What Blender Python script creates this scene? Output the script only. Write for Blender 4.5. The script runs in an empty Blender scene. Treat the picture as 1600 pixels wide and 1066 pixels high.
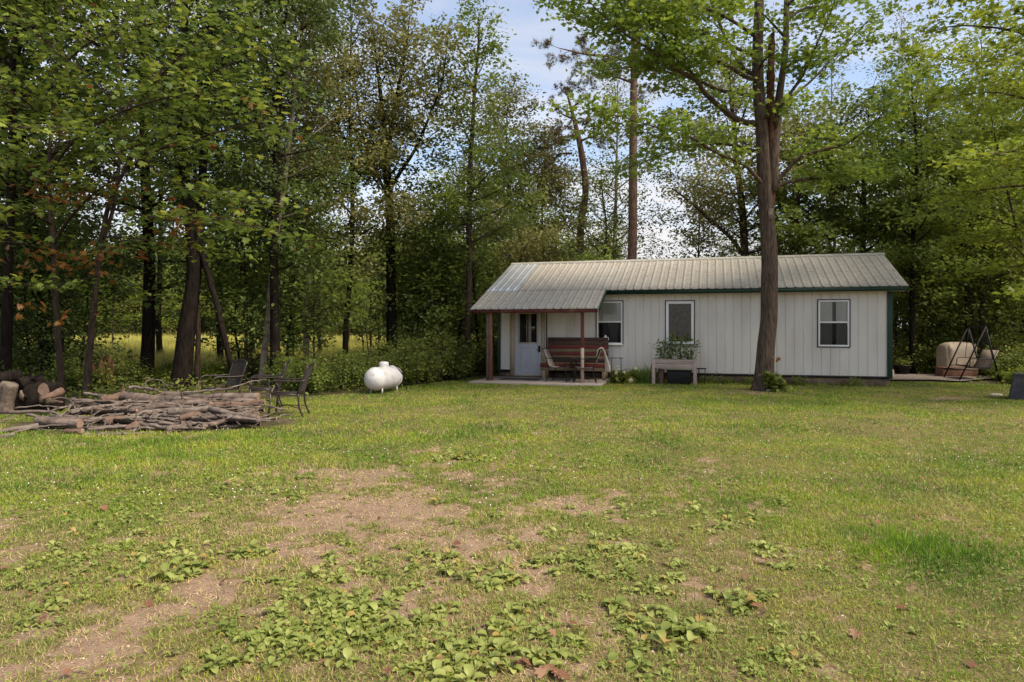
# A small white cabin with a porch at the edge of a wood, seen across a weedy lawn.
import bpy, math, random
import numpy as np
from mathutils import Vector, Matrix

F = 1066.7; HZ = 511.0; CH = 1.6
D2R = math.radians
scene = bpy.context.scene
COL = scene.collection

def px(x, y, Z):            # point at depth Z seen at pixel x,y of the photograph
    return np.array([(x-800)/F*Z, Z, CH+(HZ-y)/F*Z])
def gp(x, y, z=0.0):        # ground point under pixel
    Z = (CH-z)*F/(y-HZ); return np.array([(x-800)/F*Z, Z, z])

# ------------------------------------------------------------------ noise
def _h(ix, iy, seed):
    n = (ix.astype(np.int64)*374761393 + iy.astype(np.int64)*668265263 + seed*1274126177) & 0xffffffff
    n = ((n ^ (n >> 13))*1274126177) & 0xffffffff
    return ((n ^ (n >> 16)) & 0xffff)/65535.0
def vnoise(x, y, seed=0):
    x = np.asarray(x, float); y = np.asarray(y, float)
    ix = np.floor(x); iy = np.floor(y); fx = x-ix; fy = y-iy
    fx = fx*fx*(3-2*fx); fy = fy*fy*(3-2*fy)
    a = _h(ix, iy, seed); b = _h(ix+1, iy, seed); c = _h(ix, iy+1, seed); d = _h(ix+1, iy+1, seed)
    return (a*(1-fx)+b*fx)*(1-fy)+(c*(1-fx)+d*fx)*fy
def fbm(x, y, seed=0, o=4):
    v = 0; a = .5; t = 0
    for k in range(o):
        v = v+a*vnoise(np.asarray(x)*2**k, np.asarray(y)*2**k, seed+k*17); t += a; a *= .5
    return v/t

# ------------------------------------------------------------------ mesh builder
class MB:
    def __init__(s): s.V = []; s.F = []; s.M = []; s.n = 0; s.A = []
    def add(s, verts, faces, mi=0, att=None):
        verts = np.asarray(verts, np.float32).reshape(-1, 3)
        s.V.append(verts)
        if isinstance(faces, np.ndarray): faces = [faces]
        else:
            by = {}
            for f in faces: by.setdefault(len(f), []).append(f)
            faces = [np.array(v) for v in by.values()]
        for f in faces:
            s.F.append(f.astype(np.int64)+s.n); s.M.append(mi)
        s.A.append(np.zeros(len(verts), np.float32) if att is None else np.broadcast_to(np.asarray(att, np.float32), (len(verts),)))
        s.n += len(verts); return s
    def box(s, x0, x1, y0, y1, z0, z1, mi=0):
        v = [(x, y, z) for x in (x0, x1) for y in (y0, y1) for z in (z0, z1)]
        return s.add(v, [(0,1,3,2),(4,6,7,5),(0,4,5,1),(2,3,7,6),(0,2,6,4),(1,5,7,3)], mi)
    def hexa(s, q0, q1, mi=0):   # two quads, bottom & top
        return s.add(list(q0)+list(q1), [(3,2,1,0),(4,5,6,7),(0,1,5,4),(1,2,6,5),(2,3,7,6),(3,0,4,7)], mi)
    def bar(s, a, b, w, h=None, mi=0, up=(0,0,1)):
        h = h or w; a = np.array(a, float); b = np.array(b, float); d = b-a; d /= np.linalg.norm(d)
        u = np.array(up, float)
        if abs(d@u) > .95: u = np.array((1., 0, 0))
        r = np.cross(d, u); r /= np.linalg.norm(r); u = np.cross(r, d); r = r*w/2; u = u*h/2
        return s.hexa([a-r-u, a+r-u, a+r+u, a-r+u], [b-r-u, b+r-u, b+r+u, b-r+u], mi)
    def tube(s, pts, rad, n=8, cap=True, mi=0, rfun=None):
        pts = np.asarray(pts, float); m = len(pts)
        rad = np.broadcast_to(np.asarray(rad, float), (m,))
        t = np.gradient(pts, axis=0); t /= np.linalg.norm(t, axis=1)[:, None]+1e-9
        u = np.array([0, 0, 1.]) if abs(t[0, 2]) < .8 else np.array([1., 0, 0])
        ang = np.linspace(0, 2*math.pi, n, endpoint=False); ca = np.cos(ang)[:, None]; sa = np.sin(ang)[:, None]
        out = np.empty((m, n, 3))
        for i in range(m):
            r = np.cross(t[i], u); r /= np.linalg.norm(r)+1e-9; u = np.cross(r, t[i])
            rr = rad[i]
            if rfun is not None: rr = rr*rfun(i, ang)[:, None]
            out[i] = pts[i]+rr*(ca*r+sa*u)
        i = np.arange(m-1)[:, None]*n; j = np.arange(n)[None]; k = (j+1) % n
        f = np.stack([i+j, i+k, i+n+k, i+n+j], -1).reshape(-1, 4)
        v = out.reshape(-1, 3)
        if cap:
            v = np.vstack([v, pts[:1], pts[-1:]]); b = m*n; j = np.arange(n); k = (j+1) % n
            c1 = np.stack([k, j, np.full(n, b)], -1); c2 = np.stack([(m-1)*n+j, (m-1)*n+k, np.full(n, b+1)], -1)
            return s.add(v, [*map(tuple, f), *map(tuple, c1), *map(tuple, c2)], mi)
        return s.add(v, f, mi)
    def lathe(s, c, prof, n=24, axis=2, mi=0):
        c = np.array(c, float); a = np.linspace(0, 2*math.pi, n, endpoint=False); vs = []
        for r, h in prof:
            p = np.zeros((n, 3)); o = [i for i in range(3) if i != axis]
            p[:, o[0]] = r*np.cos(a); p[:, o[1]] = r*np.sin(a); p[:, axis] = h; vs.append(p+c)
        m = len(prof); i = np.arange(m-1)[:, None]*n; j = np.arange(n)[None]; k = (j+1) % n
        return s.add(np.vstack(vs), np.stack([i+j, i+k, i+n+k, i+n+j], -1).reshape(-1, 4), mi)
    def xf(s, M):
        M = np.array(M); s.V = [v@M[:3, :3].T.astype(np.float32)+M[:3, 3].astype(np.float32) for v in s.V]; return s
    def mesh(s, name, mats, smooth=False, attname=None):
        me = bpy.data.meshes.new(name); V = np.vstack(s.V).astype(np.float32)
        me.vertices.add(len(V)); me.vertices.foreach_set('co', V.ravel())
        nl = sum(f.size for f in s.F); npol = sum(len(f) for f in s.F)
        li = np.concatenate([f.ravel() for f in s.F]).astype(np.int32)
        tot = np.concatenate([np.full(len(f), f.shape[1]) for f in s.F]); st = np.concatenate([[0], np.cumsum(tot)[:-1]]).astype(np.int32)
        me.loops.add(nl); me.loops.foreach_set('vertex_index', li)
        me.polygons.add(npol); me.polygons.foreach_set('loop_start', st)
        mi = np.concatenate([np.full(len(f), m) for f, m in zip(s.F, s.M)]).astype(np.int32)
        if mi.any(): me.polygons.foreach_set('material_index', mi)
        if smooth: me.polygons.foreach_set('use_smooth', np.ones(npol, bool))
        for m in (mats if isinstance(mats, (list, tuple)) else [mats]): me.materials.append(m)
        if attname:
            a = me.attributes.new(attname, 'FLOAT', 'POINT'); a.data.foreach_set('value', np.concatenate(s.A).astype(np.float32))
        me.update(calc_edges=True); return me
    def build(s, name, mats, parent=None, smooth=False, attname=None, bevel=0, **kw):
        o = bpy.data.objects.new(name, s.mesh(name, mats, smooth, attname)); COL.objects.link(o)
        if parent is not None: o.parent = parent
        if bevel:
            b = o.modifiers.new('Bevel', 'BEVEL'); b.width = bevel; b.segments = 2; b.limit_method = 'ANGLE'
        if kw: tag(o, **kw)
        return o
def tag(o, label=None, cat=None, group=None, kind=None):
    if label: o['label'] = label
    if cat: o['category'] = cat
    if group: o['group'] = group
    if kind: o['kind'] = kind
    return o
def thing(name, label, cat, loc=(0, 0, 0), rz=0, group=None):
    o = bpy.data.objects.new(name, None); COL.objects.link(o); o.empty_display_size = .2
    o.location = [float(c) for c in loc]; o.rotation_euler = (0, 0, rz); return tag(o, label, cat, group)
CHILD = {}
def copy_thing(o, loc=None, rz=0, sc=1, label=None, group=None):
    c = o.copy(); COL.objects.link(c)
    for ch in list(o.children):
        d = ch.copy(); COL.objects.link(d); d.parent = c
        for g in list(ch.children):
            e = g.copy(); COL.objects.link(e); e.parent = d
    if loc is not None: c.location = [float(v) for v in loc]
    c.rotation_euler = (0, 0, rz); c.scale = (sc, sc, sc) if np.isscalar(sc) else sc
    if label: c['label'] = label
    if group: c['group'] = group
    return c

# ------------------------------------------------------------------ materials
def nodes(name):
    m = bpy.data.materials.new(name); m.use_nodes = True; nt = m.node_tree; nt.nodes.clear()
    return m, nt.nodes, nt.links
def pmat(name, c1, c2=None, scale=8, rough=.7, bump=0, metal=0, stretch=(1, 1, 1), detail=5, c3=None, s3=1.2, spec=.4, bscale=None, bdist=.01, lo=.35, hi=.65):
    m, N, L = nodes(name)
    out = N.new('ShaderNodeOutputMaterial'); b = N.new('ShaderNodeBsdfPrincipled'); L.new(b.outputs[0], out.inputs[0])
    b.inputs['Roughness'].default_value = rough; b.inputs['Metallic'].default_value = metal
    b.inputs['Specular IOR Level'].default_value = spec
    tc = N.new('ShaderNodeTexCoord'); mp = N.new('ShaderNodeMapping'); mp.inputs['Scale'].default_value = stretch
    L.new(tc.outputs['Object'], mp.inputs[0])
    c2 = c2 or c1
    def noise(sc, dt=detail):
        n = N.new('ShaderNodeTexNoise'); n.inputs['Scale'].default_value = sc; n.inputs['Detail'].default_value = dt; n.inputs['Roughness'].default_value = .6
        L.new(mp.outputs[0], n.inputs['Vector']); return n
    def mix(f, a, bb, lo, hi):
        r = N.new('ShaderNodeMapRange'); r.inputs[1].default_value = lo; r.inputs[2].default_value = hi
        L.new(f, r.inputs[0]); x = N.new('ShaderNodeMix'); x.data_type = 'RGBA'; L.new(r.outputs[0], x.inputs[0])
        for sock, v in ((x.inputs[6], a), (x.inputs[7], bb)):
            if isinstance(v, tuple): sock.default_value = (*v, 1)
            else: L.new(v, sock)
        return x.outputs[2]
    n1 = noise(scale); col = mix(n1.outputs[0], tuple(c1), tuple(c2), lo, hi)
    if c3: col = mix(noise(s3).outputs[0], col, tuple(c3), .5, .75)
    L.new(col, b.inputs['Base Color'])
    if bump:
        bn = noise(bscale or scale*2); bu = N.new('ShaderNodeBump'); bu.inputs['Strength'].default_value = bump; bu.inputs['Distance'].default_value = bdist
        L.new(bn.outputs[0], bu.inputs['Height']); L.new(bu.outputs[0], b.inputs['Normal'])
    return m
def leafmat(name, c1, c2, c3, trans=.35, rare=None, rare_t=.96, clump=1.1, rough=.5, gain=(2.55, 1.95, 1.7)):
    c1, c2, c3 = [tuple(v*gg for v, gg in zip(c, gain)) for c in (c1, c2, c3)]
    m, N, L = nodes(name)
    out = N.new('ShaderNodeOutputMaterial'); g = N.new('ShaderNodeNewGeometry'); tc = N.new('ShaderNodeTexCoord')
    ri = N.new('ShaderNodeValToRGB'); ri.color_ramp.elements[0].color = (*c1, 1); ri.color_ramp.elements[1].color = (*c3, 1)
    e = ri.color_ramp.elements.new(.5); e.color = (*c2, 1)
    no = N.new('ShaderNodeTexNoise'); no.inputs['Scale'].default_value = clump; no.inputs['Detail'].default_value = 2
    L.new(tc.outputs['Object'], no.inputs['Vector'])
    ma = N.new('ShaderNodeMath'); ma.operation = 'MULTIPLY_ADD'; ma.inputs[1].default_value = .55
    mb_ = N.new('ShaderNodeMath'); mb_.operation = 'MULTIPLY_ADD'; mb_.inputs[1].default_value = 1.6; mb_.inputs[2].default_value = -.55
    L.new(no.outputs[0], mb_.inputs[0]); L.new(g.outputs['Random Per Island'], ma.inputs[0]); L.new(mb_.outputs[0], ma.inputs[2])
    L.new(ma.outputs[0], ri.inputs[0]); col = ri.outputs[0]
    if rare:
        gt = N.new('ShaderNodeMath'); gt.operation = 'GREATER_THAN'; gt.inputs[1].default_value = rare_t
        L.new(g.outputs['Random Per Island'], gt.inputs[0])
        x = N.new('ShaderNodeMix'); x.data_type = 'RGBA'; L.new(gt.outputs[0], x.inputs[0]); L.new(col, x.inputs[6]); x.inputs[7].default_value = (*rare, 1); col = x.outputs[2]
    b = N.new('ShaderNodeBsdfPrincipled'); b.inputs['Roughness'].default_value = rough; b.inputs['Specular IOR Level'].default_value = .3
    t = N.new('ShaderNodeBsdfTranslucent'); mx = N.new('ShaderNodeMixShader'); mx.inputs[0].default_value = trans
    hs = N.new('ShaderNodeHueSaturation'); hs.inputs['Value'].default_value = 1.5; hs.inputs['Hue'].default_value = .49
    L.new(col, hs.inputs['Color']); L.new(hs.outputs[0], t.inputs[0])
    L.new(col, b.inputs['Base Color']); L.new(b.outputs[0], mx.inputs[1]); L.new(t.outputs[0], mx.inputs[2]); L.new(mx.outputs[0], out.inputs[0])
    return m

# ------------------------------------------------------------------ leaf templates: x along, y across, z normal
T_OVAL = (np.array([(0,0,0),(.3,.27,.05),(.72,.22,.03),(1,0,-.06),(.72,-.22,.03),(.3,-.27,.05)], float), [(0,1,2,3),(0,3,4,5)])
T_DIA = (np.array([(0,0,0),(.45,.32,.05),(1,0,-.05),(.45,-.32,.05)], float), [(0,1,2,3)])
_mh = [(0,0,0),(-.02,.30,.02),(.22,.56,.0),(.36,.27,.05),(.66,.45,.0),(.62,.15,.04),(1,0,-.06)]
T_MAPLE = (np.array(_mh+[(a,-b,c) for a,b,c in _mh[1:-1]], float), [(0,1,2,3,4,5,6),(6,11,10,9,8,7,0)])
def _needles():
    v = []; f = []; r = random.Random(3)
    for k in range(16):
        a = r.uniform(-1.1, 1.1); b = r.uniform(0, 6.28); d = np.array([math.cos(a), math.sin(a)*math.cos(b), math.sin(a)*math.sin(b)])
        s_ = np.cross(d, (r.random(), r.random(), 1)); s_ = s_/np.linalg.norm(s_)*.03; n = len(v)
        v += [tuple(-s_), tuple(s_), tuple(d)]; f.append((n, n+1, n+2))
    return np.array(v), f
T_NEEDLE = _needles()
_pl = []; 
for i_, (x_, w_, z_) in enumerate([(0,.03,0),(.25,.05,.13),(.45,.26,.22),(.72,.30,.19),(.92,.2,.09),(1,.03,.03)]):
    _pl += [(x_, w_, z_+w_*.35), (x_, 0, z_), (x_, -w_, z_+w_*.35)]
T_BROAD = (np.array(_pl, float), [q for i_ in range(5) for q in ((i_*3,i_*3+1,i_*3+4,i_*3+3),(i_*3+1,i_*3+2,i_*3+5,i_*3+4))])
T_BLADE = (np.array([(0,.5,0),(0,-.5,0),(.55,.38,.06),(.55,-.38,.06),(1,0,.25)], float), [(0,1,3,2),(2,3,4)])

def unit(v): return v/(np.linalg.norm(v, axis=-1, keepdims=True)+1e-9)
def scatter(mb, T, P, D, Nrm, S, W=None, att=None, mi=0):
    """place template T at points P, along D, with normal Nrm, size S (and width W)"""
    n = len(P); t, faces = T; k = len(t)
    D = unit(D); B = unit(np.cross(Nrm, D)); Nn = np.cross(D, B)
    S = np.broadcast_to(np.asarray(S, float), (n,)); W = S if W is None else np.broadcast_to(np.asarray(W, float), (n,))
    V = P[:, None, :]+(S[:, None]*t[None, :, 0])[..., None]*D[:, None]+(W[:, None]*t[None, :, 1])[..., None]*B[:, None]+(S[:, None]*t[None, :, 2])[..., None]*Nn[:, None]
    by = {}
    for f in faces: by.setdefault(len(f), []).append(f)
    off = (np.arange(n)*k)[:, None, None]; first = True
    base = mb.n
    fl = [(np.array(v)[None]+off).reshape(-1, kk) for kk, v in by.items()]
    mb.V.append(V.reshape(-1, 3).astype(np.float32))
    for f in fl: mb.F.append(f+base); mb.M.append(mi)
    mb.A.append(np.zeros(n*k, np.float32) if att is None else np.repeat(np.asarray(att, np.float32), k)); mb.n += n*k

# ------------------------------------------------------------------ trees
def along(pts, t):
    d = np.r_[0, np.cumsum(np.linalg.norm(np.diff(pts, axis=0), axis=1))]; s = t*d[-1]
    i = min(np.searchsorted(d, s, 'right')-1, len(pts)-2); i = max(i, 0)
    u = (s-d[i])/(d[i+1]-d[i]+1e-9); p = pts[i]*(1-u)+pts[i+1]*u
    return p, unit(pts[i+1]-pts[i]), i, u, d[-1]
def smooth_path(pts, k=4):
    pts = np.asarray(pts, float)
    if len(pts) < 3: return np.vstack([pts[0]*(1-u)+pts[1]*u for u in np.linspace(0, 1, k+1)])
    P = np.vstack([2*pts[0]-pts[1], pts, 2*pts[-1]-pts[-2]]); out = []
    for i in range(1, len(P)-2):
        for u in np.linspace(0, 1, k, endpoint=False):
            a, b, c, d = P[i-1], P[i], P[i+1], P[i+2]
            out.append(.5*((2*b)+(c-a)*u+(2*a-5*b+4*c-d)*u*u+(3*b-a-3*c+d)*u**3))
    out.append(P[-2]); return np.array(out)

class Tree:
    """wood and leaf meshes of one tree, in coordinates relative to its base"""
    def __init__(s, seed, leaf='oval', size=.1, lpc=12, sig=.16, flat=.45, droop=.3, twig=.35, spacing=.3, cl=4, sec=1.3, twigs=True, secr=.006, dens=None, K=2.0):
        s.r = np.random.RandomState(seed); s.w = MB(); s.l = MB(); s.leaf = leaf; s.size = size; s.lpc = lpc; s.sig = sig; s.flat = flat
        s.droop = droop; s.twig = twig; s.spacing = spacing; s.cl = cl; s.sec = sec; s.C = []; s.O = []; s.CD = []; s.twigs = twigs; s.K = K; s.secr = secr
    def stem(s, pts, rad, n=12, k=4, flare=0, rough=.0, wig=0.0):
        P = smooth_path(pts, k); R = smooth_path(np.c_[rad, rad, rad], k)[:, 0]
        if wig: P[1:] += np.cumsum(s.r.randn(len(P)-1, 3)*[wig, wig, 0], axis=0)
        if flare: R = R*(1+flare*np.exp(-np.maximum(P[:, 2]-P[0, 2], 0)/.22))
        ph = s.r.rand(4)*6
        def rf(i, a):
            h = P[i, 2]
            return 1+rough*(np.sin(a*5+ph[0]+h*.6)*.5+np.sin(a*9+ph[1]-h*.9)*.4+np.sin(a*3+ph[2]+h*2.1)*.5+np.sin(a*23+h*3+ph[3])*.25)+(flare*.25*np.exp(-max(h-P[0, 2], 0)/.3)*np.sin(a*4+ph[3]) if flare else 0)
        s.w.tube(P, R, n, rfun=rf if (rough or flare) else None); return P, R
    def limb(s, pts, r0, r1=.008, n=6, leafy=.25, k=3, dens=1.0, lscale=1.0):
        P = smooth_path(pts, k); R = np.linspace(r0, r1, len(P))*(1+.12*s.r.randn(len(P))*0)
        s.w.tube(P, R, n, cap=False); s.dress(P, leafy, dens, lscale); return P
    def dress(s, P, f0=.25, dens=1.0, lscale=1.0):
        L = along(P, 1)[4]; m = max(2, int(L*(1-f0)/s.spacing*dens)); r = s.r
        for i, t in enumerate(np.linspace(f0, 1, m)):
            p, d, *_ = along(P, min(t, .999)); side = 1 if i % 2 else -1
            up = np.array([0, 0, 1.]); sd = np.cross(d, up); sd = sd/(np.linalg.norm(sd)+1e-6) if np.linalg.norm(sd) > .1 else unit(r.randn(3)*[1, 1, 0])
            a = r.uniform(.5, 1.15); dd = unit(d*math.cos(a)+sd*side*math.sin(a)+r.randn(3)*[.15, .15, .3*(1-s.flat)+.05])
            l = (s.sec*(1-.55*t)*min(1, L/2.5)+.2)*r.uniform(.6, 1.2)*lscale
            if t > .97: dd = d
            q = p+dd*l*.5+np.array([0, 0, .04*l])+r.randn(3)*.03; e = p+dd*l+np.array([0, 0, -.06*l])+r.randn(3)*.04
            s.w.tube([p, q, e], [s.secr*(1+l), s.secr*.8, .002], 3, cap=False)
            nc = max(1, int(s.cl*l/s.sec*1.4+.5))
            u = np.linspace(.25, 1, nc)[:, None]; base = np.where(u < .5, p+(q-p)*u*2, q+(e-q)*(u-.5)*2)
            td = unit(dd*.5+r.randn(nc, 3)*[.8, .8, .8*(1-s.flat)]); c = base+td*s.twig*r.uniform(.3, 1.1, (nc, 1))
            s.O.append(base); s.C.append(c); s.CD.append(td)
    def auto(s, P, R, lo=.3, Rc=3., n=28, e0=.15, e1=.9, curve=.25, top=1.0, prof=None, az0=None, rmax=.35, dens=1.0, f0=.2, bias=None):
        r = s.r; az = r.rand()*6 if az0 is None else az0
        for i, t in enumerate(np.linspace(lo, top-.01, n)):
            t = min(.995, max(lo, t+r.randn()*.012)); p, d, ii, u, L = along(P, t); az += 2.4+r.randn()*.35; v = (t-lo)/(1-lo)
            ln = Rc*(prof(v) if prof else (.35+.75*math.sin(math.pi*min(1, v**.75*.95+.05)))*(1-.25*v))*r.uniform(.65, 1.2)
            if bias is not None: ln *= 1+bias[1]*math.cos(az-bias[0])
            if ln < .25: ln = .25
            el = e0+(e1-e0)*v+r.randn()*.12; hd = np.array([math.cos(az), math.sin(az), 0]); ns = 5; pts = [p]; q = p.copy(); ee = el
            for k in range(ns):
                ee += (curve*(.4-k/ns))+r.randn()*.07; az_ = az+r.randn()*.13
                q = q+ln/ns*np.array([math.cos(az_)*math.cos(ee), math.sin(az_)*math.cos(ee), math.sin(ee)]); pts.append(q)
            r0 = min(R[min(ii, len(R)-1)]*.55, .012+ln*.013, rmax)
            s.limb(np.array(pts), r0, .005, 5, f0, k=2, dens=dens)
    def finish(s, name, label, cat, base, matw, matl, group=None, trim=None):
        r = s.r; o = thing(name, label, cat, base, 0, group)
        C = np.vstack(s.C); O = np.vstack(s.O); CD = np.vstack(s.CD)
        if s.twigs: 
            D = C-O; T3 = (np.array([(0,.0035,0),(0,-.0035,0),(0,0,.0035),(1,0,0)], float), [(0,1,3),(1,2,3),(2,0,3)])
            ln = np.linalg.norm(D, axis=1); TT = (T3[0]*np.array([1,1,1]), T3[1]); 
            scatter(s.w, (T3[0]*[1, 1, 1], T3[1]), O, D, r.randn(len(O), 3), ln, np.ones(len(O)))
        s.w.build('trunk', matw, o, smooth=True)
        k_ = int(s.lpc*(2.6 if s.leaf == 'needle' else s.K)); s.sig *= 1.0 if s.leaf == 'needle' else 1.25; n = k_*len(C); idx = np.repeat(np.arange(len(C)), k_)
        P = C[idx]+r.randn(n, 3)*s.sig*np.array([1, 1, .35+.5*(1-s.flat)]); keep = r.rand(n) < np.clip(.6+.7*(vnoise(P[:, 0]*1.3+P[:, 2], P[:, 1]*1.3-P[:, 2]*.8, 5)), .5, 1); P = P[keep]; idx = idx[keep]; n = len(P)
        D = CD[idx]*.6+r.randn(n, 3)*[.8, .8, .35]+np.array([0, 0, -s.droop]); Nn = r.randn(n, 3)*(.9-.6*s.flat)+np.array([0, 0, 1.]); 
        T = {'oval': T_OVAL, 'maple': T_MAPLE, 'dia': T_DIA, 'needle': T_NEEDLE}[s.leaf]
        scatter(s.l, T, P, D, Nn, s.size*1.08*r.uniform(.6, 1.25, n)); s.l.build('crown', matl, o); return o
# ------------------------------------------------------------------ sky and sun
SUN_AZ, SUN_EL = D2R(118), D2R(50)       # azimuth clockwise from +Y (north): from the right, a little behind the camera
w = bpy.data.worlds.new("World"); scene.world = w; w.use_nodes = True
nt = w.node_tree; nt.nodes.clear(); N = nt.nodes; L = nt.links
wo = N.new('ShaderNodeOutputWorld'); bg = N.new('ShaderNodeBackground'); bg.inputs[1].default_value = .1; L.new(bg.outputs[0], wo.inputs[0])
sky = N.new('ShaderNodeTexSky'); sky.sky_type = 'NISHITA'; sky.sun_disc = False; sky.sun_elevation = SUN_EL; sky.sun_rotation = SUN_AZ
sky.altitude = 200; sky.air_density = 1.0; sky.dust_density = .6; sky.ozone_density = 1.5
tc = N.new('ShaderNodeTexCoord'); sp = N.new('ShaderNodeSeparateXYZ'); L.new(tc.outputs['Generated'], sp.inputs[0])
def math_(op, a, b=None, c=None):
    n = N.new('ShaderNodeMath'); n.operation = op
    for i, v in enumerate((a, b, c)):
        if v is None: continue
        if isinstance(v, (int, float)): n.inputs[i].default_value = v
        else: L.new(v, n.inputs[i])
    return n.outputs[0]
zz = math_('ADD', math_('MAXIMUM', sp.outputs[2], 0.0), .22)
cx = math_('DIVIDE', sp.outputs[0], zz); cy = math_('DIVIDE', sp.outputs[1], zz)
cb = N.new('ShaderNodeCombineXYZ'); L.new(cx, cb.inputs[0]); L.new(math_('MULTIPLY', cy, 2.4), cb.inputs[1])
mp = N.new('ShaderNodeMapping'); mp.inputs['Rotation'].default_value = (0, 0, .35); mp.inputs['Location'].default_value = (.9, .35, .2); L.new(cb.outputs[0], mp.inputs[0])
c1 = N.new('ShaderNodeTexNoise'); c1.inputs['Scale'].default_value = .9; c1.inputs['Detail'].default_value = 9; c1.inputs['Roughness'].default_value = .58; c1.inputs['Distortion'].default_value = .6
L.new(mp.outputs[0], c1.inputs['Vector'])
rp = N.new('ShaderNodeMapRange'); rp.inputs[1].default_value = .40; rp.inputs[2].default_value = .74; rp.inputs[3].default_value = .22; L.new(c1.outputs[0], rp.inputs[0])
low = N.new('ShaderNodeMapRange'); low.inputs[1].default_value = .25; low.inputs[2].default_value = .08; low.inputs[3].default_value = 0; low.inputs[4].default_value = .6
L.new(sp.outputs[2], low.inputs[0]); fac = math_('MINIMUM', math_('ADD', rp.outputs[0], low.outputs[0]), .96)
c2 = N.new('ShaderNodeTexNoise'); c2.inputs['Scale'].default_value = 2.1; c2.inputs['Detail'].default_value = 6; L.new(mp.outputs[0], c2.inputs['Vector'])
cm = N.new('ShaderNodeMix'); cm.data_type = 'RGBA'; L.new(c2.outputs[0], cm.inputs[0]); cm.inputs[6].default_value = (2.9, 2.95, 3.15, 1); cm.inputs[7].default_value = (4.7, 4.45, 4.35, 1)
sm = N.new('ShaderNodeMix'); sm.data_type = 'RGBA'; L.new(fac, sm.inputs[0]); L.new(sky.outputs[0], sm.inputs[6]); L.new(cm.outputs[2], sm.inputs[7]); L.new(sm.outputs[2], bg.inputs[0])
sl = bpy.data.lights.new('sun', 'SUN'); sl.energy = 2.6; sl.angle = D2R(25); sl.color = (1, .88, .70)
so = bpy.data.objects.new('sun', sl); COL.objects.link(so)
dv = Vector((math.sin(SUN_AZ)*math.cos(SUN_EL), math.cos(SUN_AZ)*math.cos(SUN_EL), math.sin(SUN_EL)))
so.rotation_euler = dv.to_track_quat('Z', 'Y').to_euler(); so.location = (0, 0, 30)
cam = bpy.data.cameras.new('camera'); co = bpy.data.objects.new('camera', cam); COL.objects.link(co); scene.camera = co
cam.lens = 24; cam.sensor_width = 36; cam.clip_end = 2000; cam.clip_start = .05; cam.shift_y = -22/1600
co.location = (0, 0, CH); co.rotation_euler = (D2R(90), 0, 0)
scene.view_settings.view_transform = 'Standard'; scene.view_settings.look = 'None'; scene.view_settings.exposure = 1.3
scene.render.engine = 'CYCLES'
scene.cycles.max_bounces = 8; scene.cycles.diffuse_bounces = 4; scene.cycles.transmission_bounces = 5; scene.cycles.transparent_max_bounces = 12
scene.cycles.glossy_bounces = 2; scene.cycles.caustics_reflective = False; scene.cycles.caustics_refractive = False

# ------------------------------------------------------------------ materials
M = {}
M['wall'] = pmat('painted_steel_siding', (.62, .58, .535), (.68, .64, .59), 1.5, .5, c3=(.51, .47, .41), s3=1.4, stretch=(1, 1, .25))
M['base'] = pmat('weathered_skirting', (.10, .06, .04), (.19, .14, .10), 6, .85, .3)
M['roof'] = pmat('faded_green_roof_steel', (.36, .35, .30), (.43, .42, .365), 1.3, .6, c3=(.27, .25, .22), s3=2.3, spec=.35, stretch=(1, .6, 1))
M['roofdirt'] = pmat('roof_grime', (.41, .375, .325), (.26, .225, .19), 9, .75, spec=.2, c3=(.42, .395, .345), s3=1.1, lo=.5, hi=.72)
M['galv'] = pmat('bare_galvanised_steel', (.50, .52, .55), (.60, .62, .65), 2, .38, metal=.35, spec=.5)
M['green'] = pmat('dark_green_trim', (.006, .026, .016), (.010, .036, .023), 4, .5)
M['redwood'] = pmat('worn_red_stained_wood', (.075, .016, .012), (.12, .03, .02), 7, .7, .2, c3=(.22, .13, .08), s3=2.2, stretch=(1, 1, .3))
M['greywood'] = pmat('weathered_grey_wood', (.33, .26, .23), (.42, .34, .30), 9, .8, .25, stretch=(.3, 1, 1), c3=(.24, .18, .155), s3=4)
M['post'] = pmat('bare_post_wood', (.38, .28, .23), (.46, .36, .30), 9, .8, .2, stretch=(1, 1, .2))
M['oldwood'] = pmat('yellowed_trim_wood', (.40, .31, .19), (.5, .41, .28), 5, .7, .1)
M['white'] = pmat('white_window_vinyl', (.74, .73, .72), (.78, .77, .76), 3, .4)
M['doorp'] = pmat('pale_blue_grey_door_paint', (.44, .45, .50), (.48, .49, .54), 2, .45)
M['black'] = pmat('black_metal', (.008, .008, .008), (.014, .013, .013), 6, .55, spec=.25)
M['brown'] = pmat('dark_brown_cast_metal', (.018, .012, .010), (.034, .023, .018), 12, .42, .1, spec=.5)
M['bench_red'] = pmat('dark_red_bench_board', (.10, .014, .010), (.16, .026, .016), 6, .6, .15, stretch=(.3, 1, 1))
M['bench_dark'] = pmat('very_dark_red_board', (.035, .012, .012), (.06, .02, .018), 6, .6, .15, stretch=(.3, 1, 1))
M['bench_tdark'] = pmat('dark_brown_bench_board', (.045, .024, .016), (.085, .05, .032), 6, .7, .15, stretch=(.3, 1, 1))
M['bench_tan'] = pmat('tan_bench_board', (.15, .11, .062), (.22, .165, .095), 6, .7, .15, stretch=(.3, 1, 1))
M['sling'] = pmat('taupe_sling_fabric', (.30, .24, .205), (.36, .29, .25), 60, .85, .2)
M['towel'] = pmat('cream_towel', (.62, .56, .49), (.70, .64, .57), 20, .95, .4)
M['cover'] = pmat('beige_grill_cover', (.36, .285, .215), (.45, .365, .285), 4, .85, .2, bscale=7, bdist=.02)
M['brownbox'] = pmat('reddish_brown_box_wood', (.10, .045, .03), (.17, .08, .055), 8, .6, .2)
M['slab'] = pmat('worn_concrete', (.36, .29, .25), (.45, .37, .32), 6, .85, .2, c3=(.27, .21, .17), s3=3)
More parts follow.
